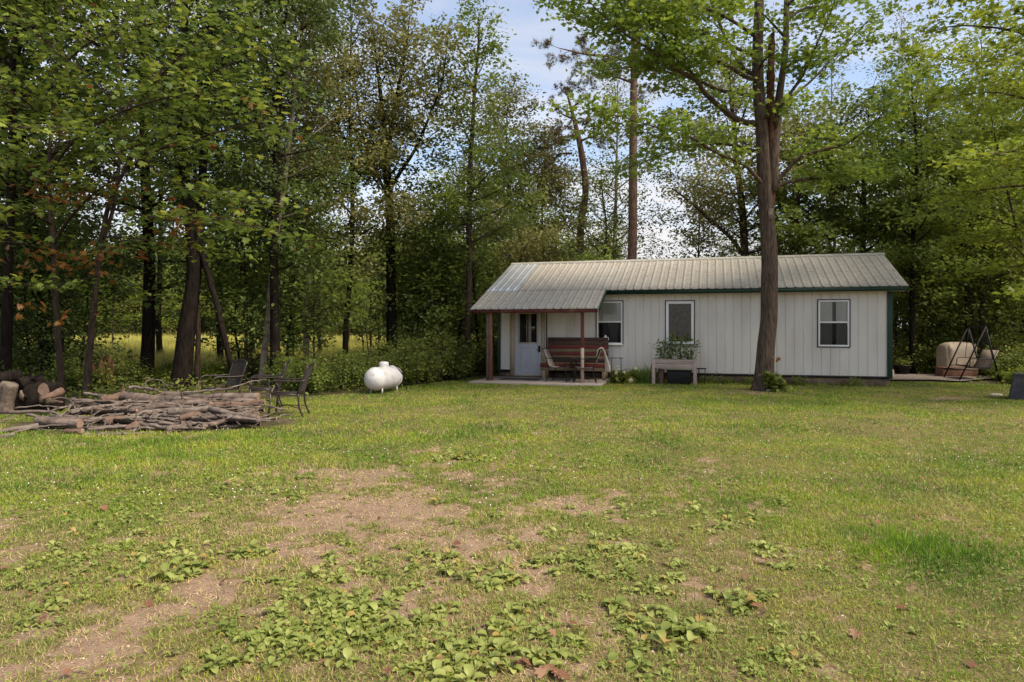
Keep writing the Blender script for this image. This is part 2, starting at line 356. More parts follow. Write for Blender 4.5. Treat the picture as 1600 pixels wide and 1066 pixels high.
M['mat'] = pmat('dark_rubber_mat', (.06, .055, .06), (.09, .085, .09), 30, .9, .3)
M['tank'] = pmat('white_tank_paint', (.62, .60, .61), (.70, .68, .69), 2.2, .35, c3=(.42, .39, .36), s3=5, spec=.5)
M['greybox'] = pmat('charcoal_ribbed_resin', (.035, .034, .040), (.048, .046, .052), 6, .6, c3=(.10, .095, .10), s3=3)
M['gravel'] = pmat('pale_gravel', (.26, .21, .185), (.14, .11, .095), 45, .95, .8, c3=(.40, .35, .32), s3=70, bdist=.02)
M['bark'] = pmat('furrowed_maple_bark', (.065, .048, .037), (.15, .112, .086), 24, .9, 1, stretch=(1, 1, .16), c3=(.04, .027, .019), s3=34, spec=.1, bscale=30, bdist=.05, lo=.38, hi=.62)
M['barkd'] = pmat('dark_bark', (.007, .005, .0045), (.022, .016, .013), 20, .9, .8, spec=.1, stretch=(1, 1, .2), bscale=16, bdist=.03)
M['barkm'] = pmat('brown_grey_bark', (.032, .022, .017), (.08, .058, .045), 20, .9, .8, spec=.1, stretch=(1, 1, .2), bscale=16, bdist=.03)
M['barkp'] = pmat('pinkish_pine_bark', (.085, .05, .038), (.18, .115, .09), 14, .9, .8, spec=.1, stretch=(1, 1, .3), bscale=12, bdist=.03)
M['birch'] = pmat('pale_birch_bark', (.20, .155, .13), (.30, .25, .215), 6, .8, .4, spec=.15, stretch=(.5, .5, 2.2), c3=(.06, .04, .03), s3=4)
M['deadwood'] = pmat('rotten_orange_wood', (.07, .036, .024), (.18, .085, .05), 12, .95, 1, stretch=(1, 1, .35), c3=(.025, .016, .012), s3=9, spec=.1, bdist=.04)
M['logbark'] = pmat('log_bark', (.07, .048, .038), (.165, .125, .10), 10, .9, .6, c3=(.24, .185, .15), s3=4, bscale=20, bdist=.02)
M['logbark2'] = pmat('greyish_stick_bark', (.105, .080, .066), (.225, .182, .152), 12, .9, .5, c3=(.075, .05, .038), s3=4)
M['logred'] = pmat('bare_reddish_log', (.095, .055, .038), (.18, .115, .08), 8, .85, .4, c3=(.12, .07, .05), s3=5)
M['cut'] = pmat('cut_wood_face', (.22, .13, .09), (.34, .225, .16), 14, .85, .2)
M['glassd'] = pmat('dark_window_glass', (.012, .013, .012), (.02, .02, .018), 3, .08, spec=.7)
M['curt'] = pmat('pale_net_curtain', (.64, .61, .55), (.76, .73, .67), 3, .9, stretch=(14, 1, .4))
M['curtd'] = pmat('grey_brown_curtain', (.24, .22, .20), (.36, .33, .30), 3, .9, stretch=(14, 1, .4))
M['blind'] = pmat('brown_patterned_blind', (.05, .036, .02), (.14, .10, .055), 9, .85, c3=(.08, .055, .03), s3=4)
M['jug'] = pmat('cloudy_white_plastic', (.62, .61, .58), (.68, .67, .64), 5, .4)
M['stone'] = pmat('pale_field_stone', (.36, .31, .27), (.48, .42, .37), 9, .9, .4)
M['petal'] = leafmat('cream_petals', (.55, .55, .38), (.66, .64, .48), (.62, .66, .40), .2, gain=(1, 1, 1))
G = {}
G['mid'] = leafmat('summer_leaves', (.028, .058, .014), (.052, .095, .020), (.092, .145, .030), .38)
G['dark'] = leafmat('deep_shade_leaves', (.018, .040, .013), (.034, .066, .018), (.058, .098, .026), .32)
G['olive'] = leafmat('olive_leaves', (.042, .060, .022), (.072, .095, .034), (.105, .132, .050), .32)
G['lime'] = leafmat('yellow_green_leaves', (.075, .115, .016), (.125, .170, .022), (.19, .23, .032), .45, gain=(1.35, 1.3, 1.2))
G['maple'] = leafmat('maple_leaves', (.030, .070, .012), (.060, .115, .018), (.10, .165, .028), .4)
G['nearmaple'] = leafmat('big_maple_leaves', (.018, .036, .009), (.046, .076, .015), (.125, .160, .026), .38, gain=(2.2, 2.0, 1.7), rare=(.20, .09, .03), rare_t=.985)
G['rust'] = leafmat('rust_leaves', (.16, .06, .02), (.25, .105, .03), (.22, .14, .035), .3, gain=(1.1, 1.1, 1))
G['pine'] = leafmat('pine_needles', (.032, .040, .020), (.052, .058, .030), (.085, .080, .045), .15)
G['bush'] = leafmat('undergrowth_leaves', (.034, .062, .016), (.065, .105, .024), (.12, .165, .036), .36)
G['broad'] = leafmat('broad_weed_leaves', (.12, .155, .032), (.215, .25, .060), (.36, .375, .115), .25, clump=3, rare=(.38, .27, .08), rare_t=.95, rough=.42, gain=(1.1, 1.1, 1.1))
G['clover'] = leafmat('small_lawn_leaves', (.11, .16, .03), (.18, .24, .045), (.27, .31, .08), .3, clump=1.5, gain=(1.1, 1.1, 1.0))
G['fallen'] = leafmat('dry_fallen_leaves', (.12, .05, .03), (.20, .09, .05), (.30, .19, .11), .1, gain=(1, 1, 1))
G['tom'] = leafmat('tomato_leaves', (.07, .11, .03), (.12, .17, .05), (.18, .24, .08), .3, clump=3, gain=(1, 1, 1))
G['iris'] = leafmat('sword_leaves', (.04, .085, .022), (.07, .125, .03), (.10, .16, .04), .25)
G['field'] = leafmat('field_grass_blades', (.26, .27, .06), (.38, .36, .10), (.48, .43, .16), .35, clump=.12, gain=(1.1, 1.1, 1))
def islandmat(name, a, b, c, rough=.9):
    m, N, L = nodes(name); out = N.new('ShaderNodeOutputMaterial'); g = N.new('ShaderNodeNewGeometry'); r = N.new('ShaderNodeValToRGB'); r.color_ramp.elements[0].color = (*a, 1); r.color_ramp.elements[1].color = (*c, 1); e = r.color_ramp.elements.new(.5); e.color = (*b, 1)
    p = N.new('ShaderNodeBsdfPrincipled'); p.inputs['Roughness'].default_value = rough; p.inputs['Specular IOR Level'].default_value = .2; L.new(g.outputs['Random Per Island'], r.inputs[0]); L.new(r.outputs[0], p.inputs['Base Color']); L.new(p.outputs[0], out.inputs[0]); return m
M['pebble'] = islandmat('mixed_pebbles', (.14, .09, .065), (.32, .22, .16), (.58, .48, .40))
M['straw'] = islandmat('dead_straw', (.20, .12, .06), (.42, .30, .15), (.62, .50, .28))
# ------------------------------------------------------------------ the cabin
TH = D2R(16.5); HL = 10.97; HD = 4.88
cth, sth = math.cos(TH), math.sin(TH)
def hw(x, y, z=0): return np.array([-.43+x*cth+y*sth, 21.28-x*sth+y*cth, z])   # cabin local -> world
cabin = thing('cabin', 'small white metal-sided cabin with green trim and a pale ribbed roof', 'cabin', (-.43, 21.28, 0), -TH)
ZB, ZT = .25, 2.60
WIN = [(3.09, 3.86, 1.085, 2.36), (5.11, 5.90, 1.10, 2.345), (9.18, 9.96, 1.065, 2.33)]
DOOR = (.46, 1.44, .11, 2.16)
def ribbed_wall(mb, x0, x1, y, outn, zb, zt, holes, horiz_axis=0, off=0.0):
    """wall sheet with narrow grooves every .2286 m, cut round the openings"""
    sp = .2286; gw = .014; gd = .014
    xs = {x0, x1}
    k0 = int(math.floor((x0-off)/sp)); k1 = int(math.ceil((x1-off)/sp))
    gro = [off+k*sp for k in range(k0, k1+1) if x0+.02 < off+k*sp < x1-.02]
    for g in gro: xs |= {g-gw, g-gw*.3, g+gw*.3, g+gw}
    for h in holes: xs |= {h[0], h[1]}
    xs = sorted(xs)
    def dep(x):
        for g in gro:
            if abs(x-g) < gw*.5: return gd
        return 0.
    for a, b in zip(xs[:-1], xs[1:]):
        m = (a+b)/2; segs = [(zb, zt)]
        for h in holes:
            if h[0] < m < h[1]: segs = [s_ for s_ in ((zb, h[2]), (h[3], zt)) if s_[1]-s_[0] > 1e-3]
        for z0, z1 in segs:
            def P(x, z, d): return (x, y-outn*d*-1, z) if horiz_axis == 0 else (y-outn*d*-1, x, z)
            v = [P(a, z0, dep(a)), P(b, z0, dep(b)), P(b, z1, dep(b)), P(a, z1, dep(a))]
            mb.add(v, [(0, 1, 2, 3)])
holes = [(w_[0]+.01, w_[1]-.01, w_[2]+.01, w_[3]-.01) for w_ in WIN]+[(DOOR[0], DOOR[1], DOOR[2], DOOR[3])]
mb = MB(); ribbed_wall(mb, 0, HL, 0, 1, ZB, ZT, [h if h[2] > ZB else (h[0], h[1], ZB, h[3]) for h in holes], off=HL-.11)
for k in range(47):
    x = HL-.11-.03-k*.2286
    for z in (.33, 1.42, 2.46):
        if x > .1 and not any(h[0]-.05 < x < h[1]+.05 and h[2] < z < h[3] for h in holes): mb.box(x-.006, x+.006, -.005, -.0005, z-.006, z+.006, 1)
mb.build('front_wall', [M['wall'], M['base']], cabin)
mb = MB(); ribbed_wall(mb, 0, HL, HD, -1, ZB, ZT, []); mb.build('rear_wall', M['wall'], cabin)
pitch = (3.78-2.68)/2.79
def roofz(y): return 2.68+(y+.35)*pitch if y <= HD/2 else 2.68+(HD-y+.35)*pitch
for nm, x in (('left', .0), ('right', HL)):
    mb = MB(); ribbed_wall(mb, 0, HD, x, 1 if nm == 'left' else -1, ZB, ZT, [], 1)
    mb.add([(x, 0, ZT), (x, HD, ZT), (x, HD, roofz(HD)-.05), (x, HD/2, roofz(HD/2)-.05), (x, 0, roofz(0)-.05)], [(0, 1, 2, 3, 4)])
    mb.build('gable_wall', M['wall'], cabin)
mb = MB(); mb.box(.03, DOOR[0]-.02, .03, HD-.03, 0, ZB+.01); mb.box(DOOR[1]+.02, HL-.03, .03, HD-.03, -.02, ZB+.01); mb.build('foundation', M['base'], cabin)
mb = MB(); mb.box(-.02, DOOR[0]-.06, -.022, -.001, ZB-.035, ZB+.03); mb.box(DOOR[1]+.06, HL+.02, -.022, -.001, ZB-.035, ZB+.03); mb.build('base_trim', M['black'], cabin)
for x0, x1 in ((-.03, .085), (HL-.10, HL+.03)):
    mb = MB(); mb.box(x0, x1, -.03, .0-.002, ZB-.03, ZT-.02); 
    if x0 < 0: mb.box(x0, x0+.028, -.002, .12, ZB-.03, ZT-.02)
    else: mb.box(x1-.028, x1, -.002, .12, ZB-.03, ZT-.02)
    mb.build('corner_trim', M['green'], cabin, bevel=.004)
# roof slopes as ribbed sheets: rib every .2286 m
def ribbed_roof(mb, x0, x1, y0, z0, y1, z1, off=0., th=.012):
    sp = .2286; xs = []; k = int(math.floor((x0-off)/sp))
    hs = []; x = off+k*sp
    prof = [(-.028, 0), (-.013, .022), (.013, .022), (.028, 0), (.085, 0), (.092, .004), (.10, 0), (.128, 0), (.136, .004), (.143, 0)]
    while x < x1+.3:
        for dx, h in prof:
            if x0 < x+dx < x1: xs.append(x+dx); hs.append(h)
        x += sp
    xs = [x0]+xs+[x1]; hs = [0]+hs+[0]
    n = len(xs); d = math.hypot(y1-y0, z1-z0); ny, nz = -(z1-z0)/d, (y1-y0)/d
    if nz < 0: ny, nz = -ny, -nz
    v = []; m = 7
    for i in range(m):
        t = i/(m-1); yy = y0+(y1-y0)*t; zz_ = z0+(z1-z0)*t
        wv = .003*math.sin(i*2.1)
        for a, h in zip(xs, hs): v.append((a, yy+ny*(h+wv), zz_+nz*(h+wv)))
    for a, h in zip(xs, hs): v.append((a, y0+ny*(h-th), z0+nz*(h-th)))
    f = [(i*n+j, i*n+j+1, (i+1)*n+j+1, (i+1)*n+j) for i in range(m-1) for j in range(n-1)]
    f += [(m*n+j, m*n+j+1, j+1, j) for j in range(n-1)]
    mb.add(v, f)
XR = HL+.33; XL = -.28; XP = 3.43; YE, ZE = -.35, 2.68; YP, ZP = -1.75, 2.11
XG = .70
roof = MB(); ribbed_roof(roof, XG, XR, YE, ZE, HD/2, roofz(HD/2), off=HL-.11)
roof = roof.build('roof', M['roofdirt'], cabin)
mb = MB(); ribbed_roof(mb, XL, XR, HD+.35, 2.68, HD/2, roofz(HD/2), off=HL-.11); mb.build('rear_roof', M['roofdirt'], cabin)
mb = MB(); ribbed_roof(mb, XL, XG-.002, YE+.01, ZE+.012, HD/2, roofz(HD/2)+.008, off=HL-.11); g_ = mb.build('bare_roof_panel', M['galv'], cabin); g_['label'] = 'shiny unpainted steel roof panels at the left end'
mb = MB(); mb.add([(XL, HD/2-.13, roofz(HD/2-.13)+.03), (XR+.03, HD/2-.13, roofz(HD/2-.13)+.03), (XR+.03, HD/2, roofz(HD/2)+.045), (XL, HD/2, roofz(HD/2)+.045), (XR+.03, HD/2+.13, roofz(HD/2+.13)+.03), (XL, HD/2+.13, roofz(HD/2+.13)+.03), (XL, HD/2-.13, roofz(HD/2-.13)+.005), (XR+.03, HD/2-.13, roofz(HD/2-.13)+.005)], [(0, 1, 2, 3), (3, 2, 4, 5), (6, 7, 1, 0)])
mb.build('ridge_cap', M['roof'], roof)
mb = MB(); mb.box(XP-.01, XR-.01, YE+.02, YE+.045, ZE-.135, ZE-.012); mb.build('fascia', M['green'], cabin)
mb = MB(); mb.box(XL+.05, XR-.03, YE+.05, 0-.035, ZE-.135, ZE-.12); mb.build('soffit', M['wall'], cabin)
# rake trims
mb = MB(); 
for x in (XR-.02,):
    mb.hexa([(x, YE+.02, ZE-.13), (x+.022, YE+.02, ZE-.13), (x+.022, HD/2, roofz(HD/2)-.15), (x, HD/2, roofz(HD/2)-.15)], [(x, YE+.02, ZE-.016), (x+.022, YE+.02, ZE-.016), (x+.022, HD/2, roofz(HD/2)-.016), (x, HD/2, roofz(HD/2)-.016)])
mb.build('rake_board', M['green'], cabin)
mb = MB(); x = XL+.002
mb.hexa([(x, YE+.02, ZE-.13), (x+.022, YE+.02, ZE-.13), (x+.022, HD/2, roofz(HD/2)-.15), (x, HD/2, roofz(HD/2)-.15)], [(x, YE+.02, ZE-.016), (x+.022, YE+.02, ZE-.016), (x+.022, HD/2, roofz(HD/2)-.016), (x, HD/2, roofz(HD/2)-.016)])
mb.build('rake_board', M['green'], cabin)
# porch roof: lower sheet tucked under the main eave
pr = MB(); ribbed_roof(pr, XL-.02, XP, YP, ZP, YE+.06, ZE+.016, off=HL-.11); proof = pr.build('porch_roof', M['roofdirt'], cabin)
mb = MB(); mb.hexa([(XP, YP, ZP-.075), (XP+.025, YP, ZP-.075), (XP+.025, YE, ZE-.075), (XP, YE, ZE-.075)], [(XP, YP, ZP+.03), (XP+.025, YP, ZP+.03), (XP+.025, YE, ZE+.03), (XP, YE, ZE+.03)])
mb.build('gable_flashing', M['green'], proof)
mb = MB(); mb.box(XL, XP-.03, YP+.03, YP+.07, ZP-.115, ZP-.014); mb.build('porch_beam', M['redwood'], cabin)
mb = MB()
for x in (-.24, .6, 1.45, 2.3, 3.15):
    mb.hexa([(x, YP+.08, ZP-.09), (x+.05, YP+.08, ZP-.09), (x+.05, -.04, ZP+1.7*.40-.10), (x, -.04, ZP+1.7*.40-.10)], [(x, YP+.08, ZP-.015), (x+.05, YP+.08, ZP-.015), (x+.05, -.04, ZP+1.7*.40-.025), (x, -.04, ZP+1.7*.40-.025)])
mb.build('rafters', M['redwood'], cabin)
for i, (x, yb) in enumerate(((.30, -1.62), (2.96, -1.62))):
    mb = MB(); mb.box(x-.042, x+.042, yb-.042, yb+.042, .03 if i == 0 else 1.02, ZP-.118)
    pst = mb.build('porch_post', M['redwood'], cabin, bevel=.005)
    if i: mb = MB(); mb.box(x-.042, x+.042, yb-.042, yb+.042, .03, 1.018); mb.build('bare_post_foot', M['post'], pst)
    else: mb = MB(); mb.box(x-.15, x-.055, yb+.0, yb+.07, .03, ZP-.13); mb.build('porch_post', M['base'], cabin)
# windows
def window(i, x0, x1, z0, z1, kind):
    mb = MB(); t = .022
    for a, b, c, d in ((x0-t, x1+t, z1, z1+t), (x0-t, x1+t, z0-t, z0), (x0-t, x0, z0, z1), (x1, x1+t, z0, z1)): mb.box(a, b, -.03, .01, c, d)
    wtr = mb.build('window', M['black'], cabin); s = MB(); fw = .048 if kind != 1 else .078
    for a, b, c, d in ((x0, x1, z1-fw, z1), (x0, x1, z0, z0+fw), (x0, x0+fw, z0+fw, z1-fw), (x1-fw, x1, z0+fw, z1-fw)): s.box(a, b, -.022, .03, c, d)
    if kind != 1:
        zm = (z0+z1)/2+.03; s.box(x0+fw, x1-fw, -.016, .03, zm-.022, zm+.022)
    s.build('window_frame', M['white'], wtr, bevel=.004)
    g = MB(); g.add([(x0+fw, .012, z0+fw), (x1-fw, .012, z0+fw), (x1-fw, .012, z1-fw), (x0+fw, .012, z1-fw)], [(0, 1, 2, 3)])
    c = MB()
    def drape(xa, xb, za, zb, y=.032, amp=.007, per=.07, tie=None):
        n = 40; v = []; rows = 8
        for r_ in range(rows+1):
            zz_ = za+(zb-za)*r_/rows
            for k in range(n+1):
                u = k/n; xx = xa+(xb-xa)*u
                if tie: xx = tie+(xx-tie)*(.35+.65*abs(r_/rows-.35)**.7/1.0)
                v.append((xx, y+amp*math.sin(u*(xb-xa)/per*6.28+.6*math.sin(zz_*3)), zz_))
        c.add(v, [(r_*(n+1)+k, r_*(n+1)+k+1, (r_+1)*(n+1)+k+1, (r_+1)*(n+1)+k) for r_ in range(rows) for k in range(n)])
    if kind == 0: drape(x0+fw+.003, x1-fw-.003, zm+.025, z1-fw); cm_ = M['curt']
    if kind == 1: drape(x0+fw+.003, x1-fw-.003, z0+fw, z1-fw, amp=.003, per=.3); cm_ = M['blind']
    if kind == 2: drape(x0+fw+.003, x0+.36, z0+fw, z1-fw); drape(x0+.455, x1-fw-.003, z0+fw, z1-fw); cm_ = M['curt']
    c.build('curtain', cm_, wtr)
    if kind == 0:
        c = MB(); drape(x0+.3, x1-fw-.003, z0+fw, zm, amp=.008, per=.12, tie=x1-.28); c.build('curtain', M['curtd'], wtr)
    g.build('window_pane', M['pane'], wtr)
    if kind != 1:
        g = MB(); g.add([(x0+fw, .004, z0+fw), (x1-fw, .004, z0+fw), (x1-fw, .004, zm-.022), (x0+fw, .004, zm-.022)], [(0, 1, 2, 3)]); g.build('insect_screen', M['screen'], wtr)
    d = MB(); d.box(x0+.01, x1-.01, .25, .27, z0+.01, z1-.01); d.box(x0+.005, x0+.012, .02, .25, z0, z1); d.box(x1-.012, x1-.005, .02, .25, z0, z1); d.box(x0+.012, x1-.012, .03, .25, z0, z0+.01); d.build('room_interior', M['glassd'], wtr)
m_, N_, L_ = nodes('clear_window_glass'); o_ = N_.new('ShaderNodeOutputMaterial'); tr = N_.new('ShaderNodeBsdfTransparent'); gl = N_.new('ShaderNodeBsdfGlossy'); gl.inputs['Roughness'].default_value = .03
fr = N_.new('ShaderNodeFresnel'); fr.inputs[0].default_value = 1.5; mx_ = N_.new('ShaderNodeMixShader'); tr.inputs[0].default_value = (.8, .82, .8, 1)
L_.new(fr.outputs[0], mx_.inputs[0]); L_.new(tr.outputs[0], mx_.inputs[1]); L_.new(gl.outputs[0], mx_.inputs[2]); L_.new(mx_.outputs[0], o_.inputs[0]); M['pane'] = m_
m_, N_, L_ = nodes('dark_insect_screen'); o_ = N_.new('ShaderNodeOutputMaterial'); tr = N_.new('ShaderNodeBsdfTransparent'); tr.inputs[0].default_value = (.6, .6, .6, 1); df = N_.new('ShaderNodeBsdfDiffuse'); df.inputs[0].default_value = (.03, .03, .03, 1); mx_ = N_.new('ShaderNodeMixShader'); mx_.inputs[0].default_value = .25; L_.new(tr.outputs[0], mx_.inputs[1]); L_.new(df.outputs[0], mx_.inputs[2]); L_.new(mx_.outputs[0], o_.inputs[0]); M['screen'] = m_
for i, w_ in enumerate(WIN): window(i, *w_, kind=i)
# door
x0, x1, z0, z1 = .53, 1.385, .12, 2.13
mb = MB(); mb.box(DOOR[0]-.06, x0-.004, -.035, .06, .10, z1+.07); mb.box(x1+.004, DOOR[1]+.05, -.035, .06, .10, z1+.07); mb.box(x0-.004, x1+.004, -.035, .06, z1+.004, z1+.07)
mb.box(x0-.004, x1+.004, -.06, .06, .085, z0-.004); mb.build('door_frame', M['oldwood'], cabin)
dr = MB(); gx0, gx1, gz0, gz1 = x0+.17, x1-.15, 1.13, 2.0
for a, b, c, d in ((x0, gx0, z0, z1), (gx1, x1, z0, z1), (gx0, gx1, gz1, z1), (gx0, gx1, z0, gz0)): dr.box(a, b, .0, .045, c, d)
for a in (x0+.14, x0+.46):      # two raised panels with a sunk border
    for (p, q, r_, s_) in ((a, a+.26, .96, .975), (a, a+.26, .30, .315), (a, a+.015, .315, .96), (a+.245, a+.26, .315, .96)): dr.box(p, q, -.008, 0-.001, r_, s_)
    dr.box(a+.05, a+.21, -.006, 0-.001, .36, .915)
door = dr.build('door', M['doorp'], cabin, bevel=.003)
mb = MB(); t = .035
for a, b, c, d in ((gx0-t, gx1+t, gz1, gz1+t), (gx0-t, gx1+t, gz0-t, gz0), (gx0-t, gx0, gz0, gz1), (gx1, gx1+t, gz0, gz1)): mb.box(a, b, -.014, -.001, c, d)
mb.box((gx0+gx1)/2-.05, (gx0+gx1)/2-.03, -.012, .0, gz0, gz1); mb.build('glazing_frame', M['oldwood'], door)
mb = MB(); mb.box(gx0, gx1, .02, .028, gz0, gz1); mb.build('door_pane', M['glassd'], door)
mb = MB(); mb.box(gx0+.27, gx0+.36, .005, .015, gz0, gz1); mb.build('hanging_strip', M['curtd'], door)
mb = MB(); mb.box(x1-.09, x1-.03, -.035, -.002, .83, 1.02); mb.tube([(x1-.06, -.035, .9), (x1-.06, -.07, .9), (x1-.13, -.075, .9)], .012, 8); mb.build('handle', M['black'], door)
# pipe conduit beside door
mb = MB(); mb.tube([(1.56, -.05, .13), (1.56, -.05, 2.5)], .016, 8); mb.build('downpipe', M['black'], cabin)
mb = MB(); mb.box(DOOR[0]-.4, HL, .3, HD-.2, ZT+.05, ZT+.06); mb.build('ceiling_board', M['base'], cabin)
# patio slab
mb = MB(); mb.hexa([hw(-.1, -.03, -.05), hw(-.2, -2.15, -.05), hw(3.55, -2.05, -.05), hw(3.5, -.03, -.05)][::-1], [hw(-.1, -.03, .07), hw(-.2, -2.15, .055), hw(3.55, -2.05, .055), hw(3.5, -.03, .07)][::-1])
mb.build('patio_slab', M['slab'], None, bevel=.015, kind='structure')
mb = MB(); mb.box(0, 1.15, 0, .62, .0, .014); dm = mb.build('doormat', M['mat'], None, bevel=.004, label='dark rubber mat on the slab in front of the cabin door', cat='doormat'); dm.location = hw(.45, -1.35, .069).tolist(); dm.rotation_euler = (0, 0, -TH)

# ------------------------------------------------------------------ porch furniture
b0 = thing('slatted_bench', 'high-backed bench of dark red and tan boards against the cabin wall', 'bench', hw(1.60, -.16, .07), -TH)
bw = 1.86; back = MB()
for k, (z, h, m_) in enumerate(((1.10, .125, 'bench_dark'), (.985, .12, 'bench_tdark'), (.87, .12, 'bench_red'), (.785, .09, 'bench_tan'), (.67, .12, 'bench_red'), (.575, .10, 'bench_tan'), (.47, .11, 'bench_dark'))):
    back = MB(); back.box(.02, bw-.0, .0, .03, z-.0, z+h-.01); back.build('back_board', M[m_], b0, bevel=.004)
for x in (.1, bw-.17): mb = MB(); mb.box(x, x+.07, .031, .08, .0, 1.2); mb.build('back_post', M['bench_dark'], b0)
mb = MB(); 
for y in (-.46, -.34, -.22, -.10): mb.box(-.06, bw, y, y+.105, .43, .46)
mb.build('seat', M['bench_tan'], b0, bevel=.004)
mb = MB(); mb.box(-.09, bw, -.495, -.462, .34, .46); mb.build('seat_apron', M['bench_red'], b0, bevel=.004)
mb = MB(); mb.box(-.09, bw, -.49, -.462, .245, .335); mb.build('lower_apron', M['bench_tan'], b0, bevel=.004)
for x in (-.05, bw-.12):
    for y in (-.455, -.03): mb = MB(); mb.box(x, x+.1, y, y+.09 if y < -.1 else y+.028, .0, .425); mb.build('leg', M['oldwood'], b0)

def sling_chair(name, label, loc, rz, group=None, matf='black', lattice=False, s=1.0):
    """faces +x; tubular arms, four legs, reclined back"""
    o = thing(name, label, 'chair', loc, rz, group); fm = M[matf]; W = .27; tr_ = .017 if lattice else .012
    if not lattice:
        mb = MB(); n = 10; v = []
        for i in range(n+1):
            t = i/n; x = .26-t*.5; z = .43-.03*math.sin(t*3.14)
            for y in (-W+.03, W-.03): v += [(x, y, z), ]
        mb.add(v, [(2*i, 2*i+1, 2*i+3, 2*i+2) for i in range(n)]); st = mb.build('seat', M['sling'], o); md = st.modifiers.new('s', 'SOLIDIFY'); md.thickness = .02
        mb = MB(); v = []
        for i in range(n+1):
            t = i/n; x = -.24-t*.2-.02*math.sin(t*3.14); z = .43+t*.47
            for y in (-W+.03, W-.03): v += [(x, y, z)]
        mb.add(v, [(2*i, 2*i+1, 2*i+3, 2*i+2) for i in range(n)]); bk = mb.build('backrest', M['sling'], o); md = bk.modifiers.new('s', 'SOLIDIFY'); md.thickness = .015
        mb = MB()
        for y in (-W, W): mb.tube(smooth_path([(-.44, y, .92), (-.34, y, .68), (-.24, y, .43), (.0, y, .40), (.26, y, .43)], 5), .011, 6)
        mb.tube([(-.44, -W, .92), (-.45, 0, .935), (-.44, W, .92)], .011, 6); mb.tube([(.26, -W, .43), (.26, W, .43)], .01, 6); mb.build('frame', fm, o, smooth=True)
    else:
        mb = MB()
        bkp = lambda u, v_: (-.25-.17*v_-.03*math.cos(u*2.4), u*W*(1+.06*v_), .42+v_*.50+.045*math.cos(u*1.5)*max(0, v_-.5)*2)
        rim = [bkp(-1, v_) for v_ in np.linspace(0, 1, 8)]+[bkp(u, 1) for u in np.linspace(-.85, .85, 9)]+[bkp(1, v_) for v_ in np.linspace(1, 0, 8)]
        mb.tube(rim, .018, 7)
        mb.tube([bkp(u, .05) for u in np.linspace(-1, 1, 7)], .010, 6); back = mb.build('backrest', fm, o, smooth=True); mb = MB()
        for k in range(-12, 13):
            for sgn in (1, -1):
                seg = []
                for t in np.linspace(0, 1, 22):
                    u = k/6+sgn*(t-.5)*1.4
                    if -1 <= u <= 1: seg.append(bkp(u, .05+.95*t))
                if len(seg) > 2: mb.tube(seg, .009, 4, cap=False)
        mb.build('lattice', fm, back)
        mb = MB(); mb.tube([(-.25, -W, .41), (.25, -W, .42), (.28, 0, .42), (.25, W, .42), (-.25, W, .41), (-.25, -W, .41)], .015, 6); mb.build('seat_frame', fm, o, smooth=True)
        mb = MB()
        for k in range(-11, 12):
            a = k*.045; mb.bar((-.25, max(-W, min(W, a)), .415), (.26, max(-W, min(W, a)), .425), .016, .006)
        for k in range(9): mb.bar((-.22+k*.058, -W, .412), (-.22+k*.058, W, .412), .012, .006)
        mb.build('seat', fm, o)
    for y in (-W-.015, W+.015):
        mb = MB(); mb.tube(smooth_path([(-.36, y, .66), (-.1, y, .655), (.16, y, .665), (.255, y, .64), (.275, y, .58), (.24, y, .52), (.245, y, .44)], 4), tr_, 7); mb.build('armrest', fm, o, smooth=True)
        mb = MB(); mb.tube([(.245, y, .44), (.26, y, .2), (.285, y, .0)], tr_, 7); mb.build('leg', fm, o, smooth=True)
        mb = MB(); mb.tube(smooth_path([(-.24, y, .43), (-.255, y, .2), (-.33, y, .0)], 4), tr_, 7); mb.build('leg', fm, o, smooth=True)
    mb = MB(); mb.tube([(-.27, -W, .16), (.0, 0, .20), (-.27, W, .16)], .008, 5); mb.tube([(.26, -W, .17), (.0, 0, .20), (.26, W, .17)], .008, 5); mb.build('stretcher', fm, o, smooth=True)
    o.scale = (s, s, s); return o
sling_chair('patio_chair', 'tan sling patio chair left of the small porch table', hw(2.28, -1.35, .062), -TH-.12)
sling_chair('patio_chair', 'tan sling patio chair with a cream towel over its back', hw(3.0, -1.5, .06), D2R(180)-TH+.15)
t = thing('patio_table', 'small round black metal table between the two porch chairs', 'table', hw(2.72, -.98, .06), -TH)
mb = MB(); mb.lathe((0, 0, 0), [(.0, .655), (.42, .655), (.43, .645), (.42, .632), (0, .632)], 32); mb.build('table_top', M['brown'], t, smooth=False)
for k in range(4):
    a = k*math.pi/2+.5; mb = MB(); mb.tube(smooth_path([(.33*math.cos(a), .33*math.sin(a), .63), (.12*math.cos(a), .12*math.sin(a), .4), (.14*math.cos(a), .14*math.sin(a), .25), (.3*math.cos(a), .3*math.sin(a), .0)], 4), .011, 6); mb.build('leg', M['brown'], t, smooth=True)
